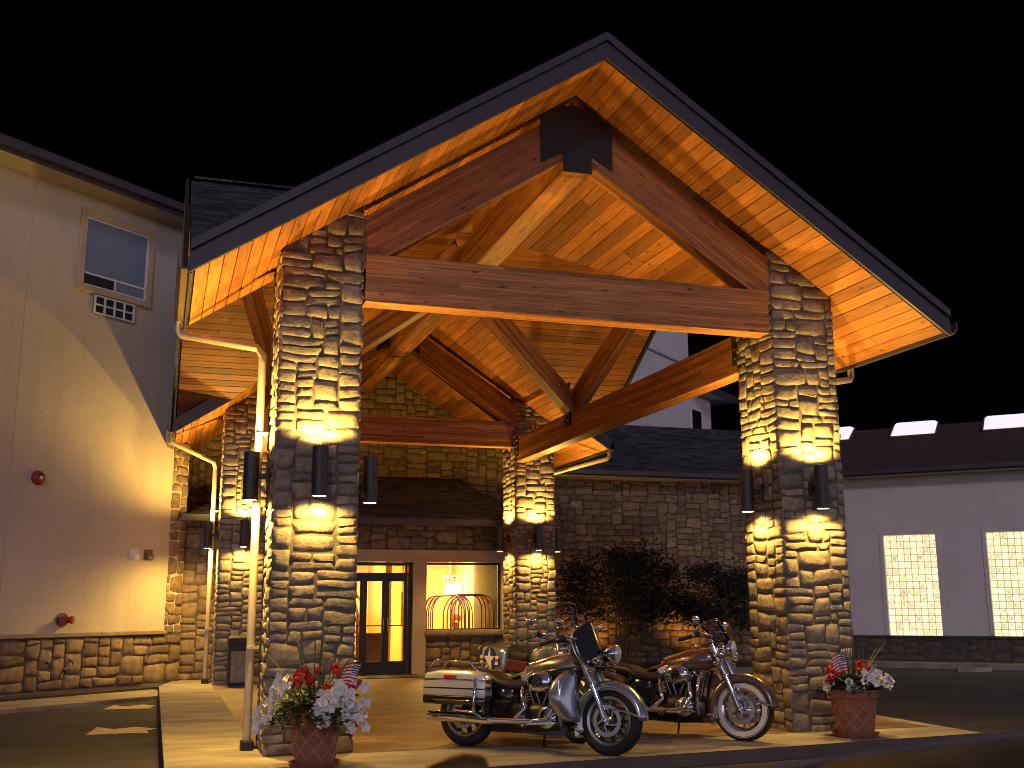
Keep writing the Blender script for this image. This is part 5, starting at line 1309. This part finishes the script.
def uplight(label, x, y, e, ang=0):
    t = thing('ground_light', label, 'garden light', (x, y, 0))
    m = MB(); m.lathe([(0, -.06), (.05, -.06), (.06, .06), (.052, .06), (.045, .03), (0, .03)], (x, y, .04), Z3, 16); m.tube([(x, y, -.1), (x, y, 0)], .012, 6); m.build('housing', STEEL, t, smooth=40)
    m = MB(); m.lathe([(0, 0), (.046, 0)], (x, y, .075), Z3, 16); m.build('lens', GLOW, t)
    ld = bpy.data.lights.new('beam', 'SPOT'); ld.energy = e; ld.color = (1, .42, .08); ld.spot_size = R(120); ld.spot_blend = .8; ld.shadow_soft_size = .04
    lo = bpy.data.objects.new('beam', ld); col.objects.link(lo); lo.parent = t; lo.location = (0, 0, .10); lo.rotation_euler = (math.pi - R(20), 0, 0)
uplight('small ground light behind the broad dark shrub', 8.9, 13.35, 85)
uplight('small ground light behind the shrub nearer the right pillar', 11.6, 13.3, 75)

# ------------------------------------------------------------------ car the picture was taken over
car = thing('parked_car', 'blurred dark car roof and mirror cap in the near foreground', 'car', (.6, -10.45, -.12))
m = MB()
def carsec(x, hw, z0, z1, ex): return [(x, -10.5 + p[1], z0 + (z1 - z0) / 2 + p[2]) for p in [(0, hw * math.copysign(abs(math.cos(a)) ** (2 / ex), math.cos(a)), (z1 - z0) / 2 * math.copysign(abs(math.sin(a)) ** (2 / ex), math.sin(a))) for a in [2 * math.pi * k / 28 for k in range(28)]]]
m.loft([carsec(x, hw, .08, z1, 4.5) for x, hw, z1 in ((-2.3, .6, .45), (-2.2, .8, .55), (-1.4, .9, .66), (-.5, .92, .74), (1.2, .92, .76), (2.2, .9, .74), (2.55, .7, .6))]); m.build('body', CARPAINT, car, smooth=50)
m = MB(); m.loft([carsec(x, hw, .70, z1, 4) for x, hw, z1 in ((-1.2, .80, .74), (-.35, .80, 1.09), (-.1, .80, 1.13), (1.2, .79, 1.12), (1.9, .76, .76))]); m.build('glasshouse', BLACKG, car, smooth=50)
m = MB()
m.grid(lambda u, v: Vector((-.42 + 1.95 * u, -10.5 + (v - .5) * 1.72 * (1 - .08 * (2 * u - 1) ** 4), 1.262 - .05 * (2 * u - 1) ** 2 - .055 * abs(2 * v - 1) ** 2.5)), 24, 24); m.build('roof', CARPAINT, car, smooth=60, solid=.03)
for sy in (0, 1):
    m = MB(); m.tube([Vector((-.42 + 1.95 * u, -10.5 + (sy - .5) * 1.72 * (1 - .08 * (2 * u - 1) ** 4), 1.272 - .05 * (2 * u - 1) ** 2 - .055)) for u in [k / 24 for k in range(25)]], .012, 8); m.build('roof_edge_glint', plain('edge_glint_grey', (.22, .18, .20), .5), car, smooth=50)  # added strip: its grey paints the sky's glint along the roof edge
for sy in (-1, 1):
    m = MB(); m.loft([[Vector((-.55 + dx, -10.5 + sy * (1.10 + .075 * k * math.cos(a)), 1.13 + .07 * k * math.sin(a))) for a in [2 * math.pi * i / 20 for i in range(20)]] for dx, k in ((.0, .95), (-.03, 1), (-.08, .8), (-.11, .45))]); m.tube([(-.5, -10.5 + sy * .86, .9), (-.53, -10.5 + sy * .98, .98)], .02, 8); m.build('door_mirror', plain('mirror_cap', (.42, .25, .09), .18, .6, coat=1.0), car, smooth=50)  # gold reflections of the lamps are put into the cap's colour
for cx in (-1.45, 1.55):
    for sy in (-1, 1): m = MB(); m.lathe([(0, -.1), (.2, -.1), (.31, -.09), (.325, 0), (.31, .09), (.2, .1), (0, .1)], (cx, -10.5 + sy * .82, .205), Y3, 28); m.build('wheel', RUBBER, car, smooth=40)
